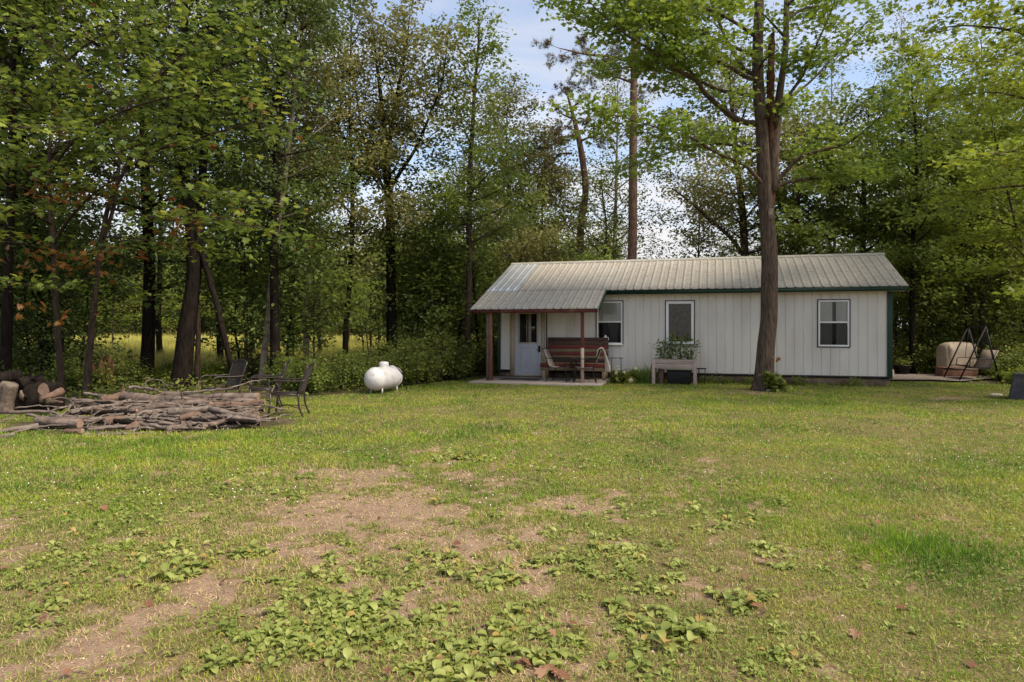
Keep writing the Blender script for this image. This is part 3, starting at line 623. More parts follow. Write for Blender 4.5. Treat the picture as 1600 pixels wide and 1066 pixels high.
# towel
mb = MB(); v = []; nn = 14; mm = 22
for i in range(mm+1):
    s_ = i/mm
    if s_ < .42: u = s_/.42; x, z = .365+.04*u, .74+.19*u          # front of the backrest
    elif s_ < .5: u = (s_-.42)/.08; x, z = .40+.08*u, .93+.03*math.sin(u*3.14)
    else: u = (s_-.5)/.5; x, z = .49+.05*math.sin(u*2), .93-.62*u
    for j in range(nn+1):
        y = -.20+.34*j/nn*(1-.25*max(0, s_-.5)); fo = .016*math.sin(j*1.25+s_*3)*(.4+s_)
        v.append((x+fo+.02+.30*max(0, s_-.5)*(1-j/nn)-.05*(s_ < .42)*(1-j/nn), y+.05*max(0, s_-.5), z-.05*math.sin(j*.5)*max(0, s_-.5)))
mb.add(v, [(i*(nn+1)+j, i*(nn+1)+j+1, (i+1)*(nn+1)+j+1, (i+1)*(nn+1)+j) for i in range(mm) for j in range(nn)])
tw = mb.build('towel', M['towel'], None, smooth=True, label='cream towel draped over the back of the right porch chair', cat='towel'); tw.location = hw(3.0, -1.5, .06).tolist(); tw.rotation_euler = (0, 0, -TH+.15)
md = tw.modifiers.new('s', 'SOLIDIFY'); md.thickness = .012
# jug on the back of the bench
mb = MB(); mb.lathe((0, 0, 0), [(0, 0), (.07, 0), (.078, .02), (.078, .14), (.06, .2), (.03, .235), (.024, .25), (.024, .27), (0, .272)], 16); mb.tube(smooth_path([(.05, 0, .2), (.085, 0, .19), (.09, 0, .12), (.074, 0, .1)], 4), .012, 6)
jg = mb.build('plastic_jug', M['jug'], None, smooth=True, label='cloudy white plastic jug in front of the first window', cat='jug'); jg.location = hw(3.36, -.06, 1.09).tolist()
mb = MB(); mb.box(3.09, 3.88, -.13, -.032, 1.065, 1.088)
sl_ = mb.build('window_shelf', M['white'], None, label='narrow white shelf under the window by the porch', cat='shelf'); sl_.location = (-.43, 21.28, 0); sl_.rotation_euler = (0, 0, -TH)
# black metal rack right of the bench
rk = thing('metal_rack', 'thin black metal rack between the bench and the cream flowers', 'rack', hw(3.70, -.25, 0), -TH)
mb = MB()
for x in (-.13, .15): mb.tube([(x, 0, 0), (x, 0, .69)], .010, 6)
mb.tube([(-.2, 0, .69), (.2, 0, .69)], .012, 6); mb.tube([(-.13, 0, .2), (.15, 0, .2)], .008, 6); mb.build('rack_frame', M['black'], rk)
mb = MB(); mb.box(-.14, .16, -.1, .1, .2, .215); mb.build('shelf', M['black'], rk)

# ------------------------------------------------------------------ raised planter with tomato plants
pl = thing('raised_planter', 'raised grey wooden planter box on four legs below the middle window', 'planter', hw(4.79, -.95, 0), -TH)
PW = 1.20; PD = .55
for nm, z in (('side_board', .58), ('side_board', .455)):
    mb = MB(); mb.box(.08, PW-.08, .005, .03, z, z+.118); mb.build(nm, M['greywood'], pl, bevel=.004)
    mb = MB(); mb.box(.08, PW-.08, PD-.03, PD-.005, z, z+.118); mb.build(nm, M['greywood'], pl)
for x in (.01, PW-.035): mb = MB(); mb.box(x, x+.025, .09, PD-.09, .46, .70); mb.build('end_board', M['greywood'], pl)
for x in (0, PW-.085):
    for y in (0, PD-.085): mb = MB(); mb.box(x, x+.085, y, y+.085, -.02, .72); mb.build('leg', M['greywood'], pl, bevel=.005)
mb = MB(); mb.box(.04, PW-.04, .04, PD-.04, .46, .66); mb.build('soil', M['base'], pl)
def stemplant(mb, lm, base, h, n, leafs, rs, T=T_OVAL, spread=.25, ls=.08):
    for k in range(n):
        a = rs.rand()*6.28; e = np.array(base)+[math.cos(a)*spread*rs.rand()*h, math.sin(a)*spread*rs.rand()*h, h*rs.uniform(.6, 1)]
        m_ = (np.array(base)+e)/2+rs.randn(3)*.03; P = smooth_path([base, m_, e], 4); mb.tube(P, np.linspace(.006, .002, len(P)), 4, cap=False)
        u = rs.rand(leafs)**.7; pp = P[(u*(len(P)-1)).astype(int)]+rs.randn(leafs, 3)*.04
        scatter(lm, T, pp, rs.randn(leafs, 3)*[1, 1, .4]-[0, 0, .25], rs.randn(leafs, 3)*.4+[0, 0, 1], rs.uniform(.6, 1.2, leafs)*ls)
rs = np.random.RandomState(8)
for k, (lb, x, h) in enumerate((('thin tomato plant at the left end of the planter', .2, .55), ('bushy tomato plant left of the middle in the planter', .45, .62), ('bushy tomato plant right of the middle in the planter', .75, .66), ('tomato plant tied to a stake at the planter\'s right end', 1.0, .52))):
    o = thing('tomato_plant', lb, 'plant', hw(4.79+x, -.95+.28, .655), 0, 'tomato plants in the raised planter'); s1, s2 = MB(), MB()
    for q in range(3): stemplant(s1, s2, (rs.uniform(-.14, .14), rs.uniform(-.1, .1), 0), h*1.35, 4, 20 if k else 13, rs, spread=.4, ls=.085)
    s1.build('stem', G['broad'], o); s2.build('foliage', G['tom'] if 'tom' in G else G['broad'], o)
mb = MB()
for (x, z, dx) in ((.33, .92, .02), (.38, .8, -.03), (1.13, .86, .12), (.62, .62, .0)): mb.tube([(x, .3, .6), (x+dx, .3, .62+z*.62)], .008, 5)
mb.tube([(.5, .25, 1.05), (1.1, .25, 1.02)], .006, 5)
mb.build('plant_stakes', M['greywood'], pl)
# things under and beside it
rng_ = np.random.RandomState(4)
def logmesh(p0, p1, r0, r1, seed, n=14, bend=.03, mats=None, knobs=0):
    r = np.random.RandomState(seed); p0 = np.array(p0, float); p1 = np.array(p1, float); k = 9
    P = np.array([p0+(p1-p0)*t for t in np.linspace(0, 1, k)]); L_ = np.linalg.norm(p1-p0); P[1:-1] += np.cumsum(r.randn(k-2, 3)*bend*L_/3, axis=0)*np.sin(np.linspace(0, math.pi, k)[1:-1])[:, None]
    R = np.linspace(r0, r1, k)*(1+r.randn(k)*.05); mb = MB(); ph = r.rand(3)*6
    mb.tube(smooth_path(P, 2), np.interp(np.linspace(0, 1, 2*k-1), np.linspace(0, 1, k), R), n, cap=False, rfun=lambda i, a: 1+.06*np.sin(3*a+ph[0]+i*.2)+.04*np.sin(7*a+ph[1]+i*.5))
    V = mb.V[0]; m = len(V)//n
    for ring, c, rev in ((V[:n], P[0], 1), (V[-n:], P[-1], 0)):
        vv = np.vstack([ring, [c]]); mb.add(vv, [((j+1) % n, j, n) if rev else (j, (j+1) % n, n) for j in range(n)], 1)
    for q in range(knobs):
        t = r.uniform(.15, .9); p, d, *_ = along(P, t); dd = unit(r.randn(3)+d); rr = (r0+r1)/2; mb.tube([p+dd*rr*.6, p+dd*(rr+r.uniform(.02, .25))], [rr*.3, rr*.1], 5, cap=False)
    return mb
lg = logmesh((0, 0, .0), (.03, .02, .42), .085, .08, 5, 16); lo_ = lg.build('log_section', [M['logred'], M['cut']], None, smooth=True, label='orange-brown log standing under the left side of the planter', cat='log'); lo_.location = hw(5.02, -.72, 0).tolist()
bn = thing('shade_black_bin', 'plastic bin under the planter, coloured black for the shade there', 'bin', hw(5.22, -.85, 0), -TH)  # bin's black carries the deep shade under the planter in its colour
mb = MB(); mb.hexa([(0, 0, 0), (.6, 0, 0), (.6, .35, 0), (0, .35, 0)], [(-.03, -.03, .36), (.63, -.03, .36), (.63, .38, .36), (-.03, .38, .36)]); mb.build('tub', M['black'], bn, bevel=.01)
mb = MB(); mb.box(-.045, .645, -.045, .395, .361, .39); mb.build('lid', M['black'], bn, bevel=.008)
ft = thing('metal_stand', 'low black metal stand beside the right leg of the planter', 'stand', hw(6.03, -.55, 0), -TH)
for x, y in ((0, 0), (.17, 0), (0, .2), (.17, .2)): mb = MB(); mb.box(x, x+.02, y, y+.02, 0, .42); mb.build('leg', M['black'], ft)
mb = MB(); mb.box(-.06, .21, -.02, .24, .421, .445); mb.build('stand_top', M['black'], ft)
# flowers and sword-leaved clumps along the wall
fl = thing('cream_flower_plant', 'low bush with cream flower heads at the corner of the patio', 'plant', hw(3.98, -.75, 0)); s1, s2, s3 = MB(), MB(), MB()
for q in range(9): stemplant(s1, s2, (rs.uniform(-.35, .38), rs.uniform(-.2, .2), 0), .42, 4, 34, rs, spread=.6, ls=.10)
for q in range(9):
    c = np.array([rs.uniform(-.42, .4), rs.uniform(-.25, .15), rs.uniform(.26, .48)]); n = 60; d = unit(rs.randn(n, 3)); scatter(s3, T_OVAL, c+d*.035, unit(np.cross(d, rs.randn(n, 3))), d, .038)
s1.build('stem', G['broad'], fl); s2.build('foliage', G['bush'], fl); s3.build('flower_heads', M['petal'], fl)
for lb, x, h in (('short sword-leaved iris clump beside the cream flowers', 4.38, .46), ('taller sword-leaved iris clump next to the planter', 4.72, .60)):
    s1 = MB(); n = 60; P = np.c_[rs.randn(n)*.09, rs.randn(n)*.06, np.zeros(n)]; D = np.c_[P[:, 0]*3.0+rs.randn(n)*.12, P[:, 1]*3+rs.randn(n)*.12, np.ones(n)]
    Tb = (np.array([(0,.5,0),(0,-.5,0),(.6,.45,-.03),(.6,-.45,-.03),(1,0,-.14)], float), T_BLADE[1]); scatter(s1, Tb, P, D, D*[1, 1, 0]*-1+[0, -.3, .01], h*rs.uniform(.6, 1.05, n), .035)
    if x > 4.5: x = 4.66
    o = s1.build('iris_clump', G['iris'], None, label=lb, cat='plant', group='iris clumps along the cabin wall'); o.location = hw(x, -.55, 0).tolist()
mb = MB(); d = unit(rs.randn(220, 3)); scatter(mb, T_OVAL, d*.055, unit(np.cross(d, rs.randn(220, 3))), d, .03); mb.tube([(0, 0, -.12), (0, 0, 0)], .006, 5)
o = mb.build('seed_head', M['petal'], None, label='round pale seed head low in the grass before the flower bush', cat='flower'); o.location = hw(4.24, -1.25, .12).tolist()
for x, h, lb in ((8.75, .3, 'ragged weed at the wall foot under the right window'), (6.35, .26, 'ragged weed at the wall foot beside the black metal stand'), (7.35, .24, 'small weed at the wall foot just right of the maple trunk'), (8.0, .2, 'sparse weed at the wall foot left of the right window'), (10.05, .30, 'leafy weed at the foot of the wall near the green corner'), (6.75, .17, 'tiny weed at the wall foot just left of the maple trunk')):
    o = thing('wall_weed', lb, 'weed', hw(x, -.22, 0)); s1, s2 = MB(), MB()
    for q in range(5): stemplant(s1, s2, (rs.uniform(-.25, .25), rs.uniform(-.08, .08), 0), h, 3, 14, rs, spread=.7, ls=.06)
    s1.build('stem', G['broad'], o); s2.build('foliage', G['bush'], o)
# ------------------------------------------------------------------ propane tank
tp = gp(593, 617); tank = thing('propane_tank', 'small white propane tank on the lawn edge before the bushes', 'tank', (tp[0]-.0, tp[1]+.55, 0), D2R(90-20))
R_ = .285; tank.scale = (.95, .95, .97); prof = [(0, -.68)]+[(R_*math.sin(a), -.42-.26*math.cos(a)) for a in np.linspace(.15, math.pi/2, 9)]+[(R_, 0.)]+[(R_*math.cos(a), .42+.26*math.sin(a)) for a in np.linspace(0, math.pi/2-.15, 9)]+[(0, .68)]
mb = MB(); mb.lathe((0, 0, .37), prof, 40, axis=0); mb.build('tank_body', M['tank'], tank, smooth=True)
for x in (-.43, .43): mb = MB(); mb.lathe((x, 0, .37), [(R_*.98, -.012), (R_+.006, -.006), (R_+.006, .006), (R_*.98, .012)], 40, axis=0); mb.build('weld_seam', M['tank'], tank, smooth=True)
mb = MB(); mb.box(-.22, -.10, -.045, .02, .648, .657); mb.build('data_plate', M['greywood'], tank)
mb = MB(); mb.lathe((0, 0, .62), [(.125, 0), (.125, .10), (.118, .135), (.09, .155), (0, .165)], 24); mb.build('valve_dome', M['tank'], tank, smooth=True)
for x in (-.35, .38):
    for y in (-.16, .16): mb = MB(); mb.box(x-.02, x+.02, y-.015, y+.015, 0, .15); mb.build('leg', M['tank'], tank)
mb = MB(); mb.tube(smooth_path([(.1, -.06, .735), (.2, -.12, .70), (.33, -.22, .60), (.45, -.30, .42), (.56, -.33, .22), (.62, -.32, .0)], 5), .012, 6); mb.build('supply_hose', M['black'], tank, smooth=True)
# ------------------------------------------------------------------ three lattice garden chairs
def at(x, y): p = gp(x, y); return p
sling_chair('garden_chair', 'dark brown lattice garden chair nearest the tank', at(450, 650), D2R(180+6), 'brown lattice chairs by the brush pile', 'brown', True, .98)
sling_chair('garden_chair', 'dark brown lattice garden chair second from the tank', (gp(414, 641)[0], gp(414, 641)[1], 0), D2R(180+16), 'brown lattice chairs by the brush pile', 'brown', True, .98)
sling_chair('garden_chair', 'dark brown lattice garden chair half hidden behind the brush pile', (gp(345, 640)[0], gp(345, 640)[1], 0), D2R(180+48), 'brown lattice chairs by the brush pile', 'brown', True, .98)
# ------------------------------------------------------------------ swing seat, grill, boxes
A1 = px(1509, 511, 21.3); A2 = px(1535, 511, 20.1); bar = unit(A2-A1); sp_ = np.array([.97, .22, 0])
f1 = [gp(1474, 591.5), gp(1536, 591.5)]; f2 = [gp(1498, 596.5), gp(1562, 596.5)]
f1 = [np.array([p[0], p[1], 0]) for p in f1]; f2 = [np.array([p[0], p[1], 0]) for p in f2]
A1 = np.array([A1[0], (f1[0][1]+f1[1][1])/2, 1.6]); A2 = np.array([A2[0], (f2[0][1]+f2[1][1])/2, 1.6])
sw = thing('swing_seat', 'black A-frame swing seat with tan fabric at the edge of the wood', 'swing'); 
for A, ff in ((A1, f1), (A2, f2)):
    for p in ff: mb = MB(); mb.tube([A, p], .022, 8); mb.build('leg', M['black'], sw, smooth=True)
    mb = MB(); q0 = A+(ff[0]-A)*.74; q1 = A+(ff[1]-A)*.74; mb.tube([q0, q1], .012, 6); mb.build('crossbar', M['black'], sw)
mb = MB(); mb.tube([A1, A2], .024, 8); mb.build('top_bar', M['black'], sw)
c = (A1+A2)/2; bd = unit(A2-A1); Lw = .5
seatf = c+np.array([-.42, 0, -1.16]); seatb = c+np.array([.12, 0, -1.24]); top = c+np.array([.42, 0, -.68])
q = lambda p, s_: p+bd*s_*Lw
def sheet(a, b, nm, mat_):
    mb = MB(); mb.add([q(a, -1), q(a, 1), q(b, 1), q(b, -1)], [(0, 1, 2, 3)]); o = mb.build(nm, mat_, sw); md = o.modifiers.new('s', 'SOLIDIFY'); md.thickness = .03
sheet(seatf, seatb, 'seat', M['sling']); sheet(seatb, top, 'backrest', M['sling'])
mb = MB(); mb.tube([q(seatf, -1), q(seatf, 1), q(seatb, 1), q(top, 1), q(top, -1), q(seatb, -1), q(seatf, -1)], .014, 6); mb.build('seat_frame', M['black'], sw)
for s_ in (-1, 1):
    mb = MB(); mid = (seatf+seatb)/2+[0, 0, .25]; arm0 = seatf+[.08, 0, .22]; arm1 = seatb+(top-seatb)*.5
    mb.tube(smooth_path([q(seatf, s_), q(arm0+[-.05, 0, -.1], s_), q(arm0, s_), q(arm1, s_)], 3), .012, 6); mb.build('armrest', M['black'], sw)
    mb = MB(); hp = c+bd*s_*Lw*1.08; mb.tube([hp, q(arm0+[.2, 0, 0], s_)], .008, 5); mb.tube([hp, q(arm1, s_)], .008, 5); mb.build('hanger', M['black'], sw)
# covered grill
g0 = px(1499, 500, 22.2); gr = thing('covered_grill', 'beige fabric cover over a grill behind the swing seat', 'grill', (g0[0]-.02, 22.3, 0), .15)
mb = MB(); secs = [(.60, .26, .12), (.59, .27, .3), (.575, .27, .5), (.57, .28, .7), (.555, .29, .84), (.53, .28, .93), (.47, .23, 1.02), (.36, .15, 1.07), (.2, .08, 1.09), (0.01, 0.01, 1.09)]; n = 40; V = []
for i, (a, b, z) in enumerate(secs):
    for k in range(n):
        th = k/n*2*math.pi; e = .38; cx_ = math.copysign(abs(math.cos(th))**e, math.cos(th)); cy_ = math.copysign(abs(math.sin(th))**e, math.sin(th))
        wv = 1+.06*math.sin(k*1.1+i*.8)*(.4+.1*i)+.035*math.sin(k*2.3+i*1.7); V.append((a*cx_*wv, b*cy_*wv, z+.02*math.sin(k*.9+i)))
mb.add(V, [(i*n+k, i*n+(k+1) % n, (i+1)*n+(k+1) % n, (i+1)*n+k) for i in range(len(secs)-1) for k in range(n)]); mb.build('fabric_cover', M['cover'], gr, smooth=True)
mb = MB(); mb.box(-.5, .5, -.2, .2, 0.04, .3); mb.build('grill_cart', M['black'], gr)
for x in (-.48, .48): mb = MB(); mb.lathe((x, -.22, .09), [(0, -.02), (.09, -.02), (.09, .02), (0, .02)], 16, axis=1); mb.build('wheel', M['black'], gr)
bx = px(1507, 590, 21.3); bo = thing('low_wooden_box', 'low reddish-brown box on the path under the swing seat', 'box', (bx[0], 21.7, 0), .05)
mb = MB(); mb.hexa([(-.58, -.2, 0), (.58, -.2, 0), (.58, .2, 0), (-.58, .2, 0)], [(-.55, -.19, .30), (.6, -.19, .24), (.6, .2, .24), (-.55, .2, .30)]); mb.build('box_body', M['brownbox'], bo, bevel=.02)
mb = MB(); mb.box(-.58, .62, -.23, .23, .301, .325); mb.build('box_lid', M['brownbox'], bo, bevel=.01)
p = gp(1400, 592); mb = MB(); nn = 14; v = []
for y in (-.07, .07):
    for k in range(nn+1): a = math.pi*k/nn; v.append((.13*math.cos(a), y, .17+.13*math.sin(a)))
    v += [(-.13, y, 0), (.13, y, 0)]
m_ = nn+3; mb.add(v, [tuple(range(m_-1, -1, -1)), tuple(range(m_, 2*m_))]+[(k, (k+1) % m_, m_+(k+1) % m_, m_+k) for k in range(m_)])
o = mb.build('arched_stone', M['stone'], None, bevel=.02, label='small pale arched stone beside the green corner of the cabin', cat='stone'); o.location = (p[0]+.12, p[1]+.6, 0)
pt = thing('plant_pot', 'round black pot on the gravel path behind the cabin corner', 'pot', (gp(1418, 590)[0]+.4, 22.6, 0)); mb = MB(); mb.lathe((0, 0, 0), [(0, 0), (.16, 0), (.24, .3), (.26, .31), (.26, .34), (.22, .34), (.2, .28), (0, .28)], 24); mb.build('pot_body', M['black'], pt, smooth=True)
s1, s2 = MB(), MB()
for q_ in range(4): stemplant(s1, s2, (rs.uniform(-.1, .1), rs.uniform(-.1, .1), .28), .3, 3, 25, rs, spread=.9, ls=.07)
s2.build('foliage', G['bush'], pt)
# ribbed grey box at the right edge
p0 = gp(1574, 624); gb = thing('ribbed_bin', 'charcoal ribbed box cut off by the right edge of the lawn', 'bin', (p0[0]+.02, p0[1], 0), D2R(-37))
mb = MB(); Wd, Dd, Hh, tp_ = 1.0, .7, .53, .09; nr = 36; 
bot, topv = [], []
def ring(z, inset):
    v = []; pts = [(0+inset, 0+inset*.4), (Wd-inset, inset*.4), (Wd-inset, Dd-inset), (inset, Dd-inset)]
    for e in range(4):
        a = np.array(pts[e]); b = np.array(pts[(e+1) % 4]); nrm = np.array([(b-a)[1], -(b-a)[0]]); nrm = nrm/np.linalg.norm(nrm)
        for k in range(nr):
            pp = a+(b-a)*k/nr+nrm*(.008 if k % 3 else -.004); v.append((pp[0], pp[1], z))
    return v
v = ring(0, 0)+ring(Hh, tp_); m_ = 4*nr; mb.add(v, [(k, (k+1) % m_, m_+(k+1) % m_, m_+k) for k in range(m_)]); mb.build('bin_body', M['greybox'], gb)
mb = MB(); mb.box(tp_-.015, Wd-tp_+.015, .02, Dd-tp_+.015, Hh, Hh+.03); mb.build('bin_lid', M['greybox'], gb, bevel=.006)
p = gp(1556, 618); mb = MB(); mb.lathe((0, 0, -.01), [(0, 0), (.13, .0), (.12, .05), (.06, .09), (0, .095)], 10); o = mb.build('flat_stone', M['stone'], None, smooth=True, label='flat pale stone in the grass left of the charcoal box', cat='stone'); o.location = p.tolist(); o.scale = (1.3, .8, .6)
p = gp(1201, 611); mb = MB(); mb.box(-.16, .13, -.07, .07, .02, .07); o = mb.build('flat_stone', M['stone'], None, bevel=.02, label='small pale slab leaning at the foot of the big maple', cat='stone'); o.location = (p[0]+.06, p[1]-.12, 0); o.rotation_euler = (.1, -.12, .1)

# ------------------------------------------------------------------ brush pile: every log and stick its own object
def LP(x, y, dz=0):
    y -= max(0, 684-y)*.05; Z = 9.9+(685-y)/80*2.5+dz; p = px(x, y, Z); p[2] = max(p[2], .02); return p
GL = 'cut logs in the brush pile'; GS = 'bare sticks in the brush pile'
LOGS = [(192,622,7.5,330,635,6,0,'logbark','thick pinkish log with an angled cut end on top of the pile'),
 (255,621,6,404,624,7,.15,'logbark','long thick log along the top right of the pile'),
 (228,640,6,322,633,6,0,'logbark','greenish-brown log in the middle of the pile'),
 (322,636,5.5,414,631,4.5,.1,'logred','orange-tinted log sticking out right of the pile'),
 (264,645,6,330,640,5,-.1,'logbark2','mossy grey curved log below the middle of the pile'),
 (326,640,5,404,655,3.5,-.1,'logbark2','grey limb curving down to the right end of the pile'),
 (356,655,4.5,432,655,2.5,-.15,'logbark2','low limb resting on the grass at the right end of the pile'),
 (260,672,6,299,665,6,0,'logbark','short log lying in the grass before the pile'),
 (316,668,4,358,658,3.5,0,'logbark','thin log end on the grass at the front of the pile'),
 (279,656,5,312,650,5,0,'logred','rust-red peeled log deep in the pile'),
 (60,659,8,125,663,7,0,'logbark','stout log with a sawn left end at the pile\'s left side'),
 (158,629,7.5,196,620,6,0,'logred','short thick log with a dark sawn end behind the long log'),
 (111,646,4,205,629,3.5,0,'logbark2','straight log sloping up across the left of the pile'),
 (165,660,7,200,656,6,.1,'logred','half-buried log under the left of the pile'),
 (103,675,4.5,129,675,5,0,'logred','short split log in the grass left of the pile'),
 (64,626,3.5,97,614,6,.1,'logred','orange split log leaning beside the root mass'),
 (0,675,4,60,667,5,0,'logbark2','grey log at the far left foreground of the pile'),
 (196,671,4,222,666,9,.1,'logred','broad broken chunk low in the pile'),
 (330,628,7,404,634,7,.35,'logbark','shadowed log under the long top log'),
 (340,652,5,404,650,5,.25,'logred','dark sawn log end at the right of the pile'),
 (196,650,5,240,646,5,.25,'logbark','short dark log behind the left half of the pile'),
 (0,690,3.5,20,682,4,0,'logbark2','short limb at the lower left corner of the pile')]
for k, (a, b, r0, c_, d_, r1, dz, mt, lb) in enumerate(LOGS):
    pa, pb = LP(a, b, dz), LP(c_, d_, dz); m0 = (pa+pb)/2; s0, s1_ = r0*pa[1]/F, r1*pb[1]/F
    o = logmesh(pa-m0, pb-m0, s0, s1_, 30+k, 16, .035, knobs=3).build('log', [M[mt], M['cut']], None, smooth=True, label=lb, cat='log', group=GL); o.location = m0.tolist()
STK = [((0,646),(73,646),(98,651),(152,655),3,'long smooth pale limb across the left of the pile'),((42,650),(62,653),(90,656),2.6,None),((127,682),(180,680),(240,676),2.6,'dark thin limb lying in the grass in front'),
 ((124,661),(165,655),(200,643),2.2,None),((201,610),(215,609),(247,614),3,'bent limb on the very top left of the pile'),((284,618),(330,613),(359,610),(395,600),(417,598),1.5,'long thin stick pointing up right towards the chairs'),
 ((315,627),(380,624),(422,620),1.4,'straight thin stick reaching the nearest chair\'s legs'),((420,620),(430,607),1,None),((131,618),(150,620),(166,623),2.6,None),((58,671),(90,674),(122,679),1.3,None),((20,678),(60,668),(110,664),1.5,None),
 ((92,653),(108,640),(122,631),1.8,None),((65,628),(100,625),(130,627),1.2,None),((24,640),(60,637),(92,640),1.2,None),((135,680),(142,665),(152,658),1,None),((161,672),(164,660),(160,655),1,None),((227,616),(229,600),(240,596),1.2,None),
 ((240,598),(252,600),(262,608),1,None),((306,612),(312,602),(322,598),1,None),((308,616),(315,640),(318,672),1,None),((290,655),(305,640),(322,632),1,None),((322,645),(335,662),(352,670),1.1,None),((300,672),(330,655),(370,648),1.2,None),
 ((205,676),(240,664),(262,655),1.4,None),((180,684),(215,672),(255,660),1.2,None),((232,650),(260,640),(290,632),1.2,None),((430,655),(445,650),(455,652),1.2,None),((405,655),(425,648),(442,645),1.2,'forked twig tip resting on the grass by the chairs'),((400,660),(425,659),(446,660),1.1,None),
 ((0,662),(15,655),(30,648),1.2,None),((180,650),(200,646),(232,640),2,None),((140,640),(170,637),(215,628),1.8,None),((210,655),(235,660),(262,668),1.5,None),((250,683),(270,676),(300,676),1.1,None),((160,688),(150,680),(120,688),1,None),
 ((348,668),(380,662),(415,655),1.3,None),((265,628),(300,626),(345,630),1.6,None),((200,640),(180,640),(150,645),1.5,None),((75,640),(80,650),(95,655),1.3,None),((110,628),(118,640),(135,645),1.2,None)]
rk_ = np.random.RandomState(77)
for k in range(26):
    x = rk_.uniform(130, 370); y = rk_.uniform(634, 668)-4*math.cos((x-260)/160); l = rk_.uniform(45, 120); r0 = rk_.uniform(2.5, 5); dz = rk_.uniform(0, .35)
    pa, pb = LP(x-l/2, y+rk_.uniform(-4, 4), dz), LP(x+l/2, y+rk_.uniform(-4, 4), dz+rk_.uniform(-.2, .2)); m0 = (pa+pb)/2; s0 = r0*pa[1]/F
    o = logmesh(pa-m0, pb-m0, s0, s0*.85, 230+k, 12, .04, knobs=2).build('log', [M[('logbark', 'logred', 'barkd', 'logbark')[k % 4]], M['cut']], None, smooth=True, label='one of the weathered limbs jumbled inside the brush pile', cat='log', group='jumbled limbs inside the brush pile'); o.location = m0.tolist()
for k in range(34):
    x = rk_.uniform(150, 360); y = rk_.uniform(625, 668); l = rk_.uniform(70, 190); a = rk_.uniform(-.12, .16); STK.append(((x-l/2, y+l*a/2), (x-l*.15, y+rk_.uniform(-3, 3)), (x+l*.2, y+rk_.uniform(-4, 4)), (x+l/2, y-l*a/2), rk_.uniform(1.5, 3.4), 'long bare grey-brown branch lying across the brush pile'))
for k in range(46):
    x = rk_.uniform(130, 400); y = rk_.uniform(635, 672)-(abs(x-270)<90)*8; l = rk_.uniform(25, 75); a = rk_.uniform(-.25, .25)+rk_.choice([0, 0, .6, -.6]); STK.append(((x-l*math.cos(a)/2, y-l*math.sin(a)/2*.5), (x, y+rk_.uniform(-3, 3)), (x+l*math.cos(a)/2, y+l*math.sin(a)/2*.5), rk_.uniform(.7, 2.2), None))
for k, st in enumerate(STK):
    pts = st[:-2]; r0 = st[-2]; lb = st[-1]; dz = rk_.uniform(-.1, .25); P = np.array([LP(x, y, dz) for x, y in pts]); m0 = P.mean(0); P = smooth_path(P-m0, 5); P[1:-1] += rk_.randn(len(P)-2, 3)*.008
    R0 = r0*m0[1]/F; mb = MB(); mb.tube(P, np.linspace(R0, R0*.55, len(P)), 7)
    for q_ in range(rk_.randint(1, 4)):
        p_, d__, *_ = along(P, rk_.uniform(.2, .95)); e = unit(d__+rk_.randn(3)*.7); ln = rk_.uniform(.08, .35); mb.tube([p_, p_+e*ln*.5+rk_.randn(3)*.01, p_+e*ln], [R0*.45, R0*.3, .002], 4, cap=False)
    o = mb.build('stick', M['logbark2' if k % 3 else 'logbark'], None, smooth=True, label=lb or 'thin crooked bare stick tangled in the brush pile', cat='stick', group=GS); o.location = m0.tolist()
# heap core: chips and litter under the sticks
def lump(c, r, seed, sq=(1, 1, .7), rough=.35, n=20, m=12):
    rr = np.random.RandomState(seed); v = []; f = []; ph = rr.rand(6)*6
    for i in range(m+1):
        t = math.pi*i/m
        for j in range(n):
            a = 2*math.pi*j/n; k_ = 1+rough*(.5*math.sin(3*a+ph[0]+2*t)+.4*math.sin(5*a+ph[1]-3*t)+.3*math.sin(9*a+ph[2]+5*t)*math.sin(4*t))
            v.append((r*sq[0]*k_*math.sin(t)*math.cos(a), r*sq[1]*k_*math.sin(t)*math.sin(a), r*sq[2]*k_*math.cos(t)))
    f = [(i*n+j, i*n+(j+1) % n, (i+1)*n+(j+1) % n, (i+1)*n+j) for i in range(m) for j in range(n)]
    mb = MB(); mb.add(np.array(v)+np.array(c), f); return mb
# root mass and stump pieces at the far left
p = LP(50, 612, .5); rm = thing('root_mass', 'dark tangled root ball with round sawn faces left of the thin maples', 'stump', (p[0], p[1], 0), 0)
lump((0, 0, .18), .42, 3, (1.05, .8, .9), .35).build('root_ball', M['barkd'], rm, smooth=True)
for k in range(26):
    a = rk_.uniform(0, 6.28); e = rk_.uniform(-.1, 1.3); s0 = np.array([.3*math.cos(a), .25*math.sin(a), .2+.2*math.sin(e)]); d_ = np.array([math.cos(a), math.sin(a)*.7, rk_.uniform(-.2, .8)]); mb = MB(); mb.tube(smooth_path([s0, s0+d_*.14+rk_.randn(3)*.04, s0+d_*.26+rk_.randn(3)*.07], 3), [.06, .055, .05, .045, .035, .025, .015], 8); mb.build('root', M['barkd' if k % 3 else 'logbark'], rm, smooth=True)
pc = px(68, 609, 12.2)
mb = logmesh((0, 0, 0), (.05, .32, .02), .115, .11, 9, 20); o = mb.build('log', [M['barkd'], M['cut']], None, smooth=True, label='round sawn log end facing forward on the root ball', cat='log', group=GL); o.location = pc.tolist()
for q_, (x, y, r_, lb) in enumerate(((36, 600, .11, 'big dark log section at the left of the root ball'), (2, 592, .11, 'dark log section at the far left edge'))):
    o = logmesh((-.03, -.08, 0), (.10, .32, .05), r_, r_*.9, 60+q_, 18, knobs=4).build('log', [M['barkd'], M['barkd']], None, smooth=True, label=lb, cat='log', group=GL); o.location = px(x, y, 12.6).tolist()
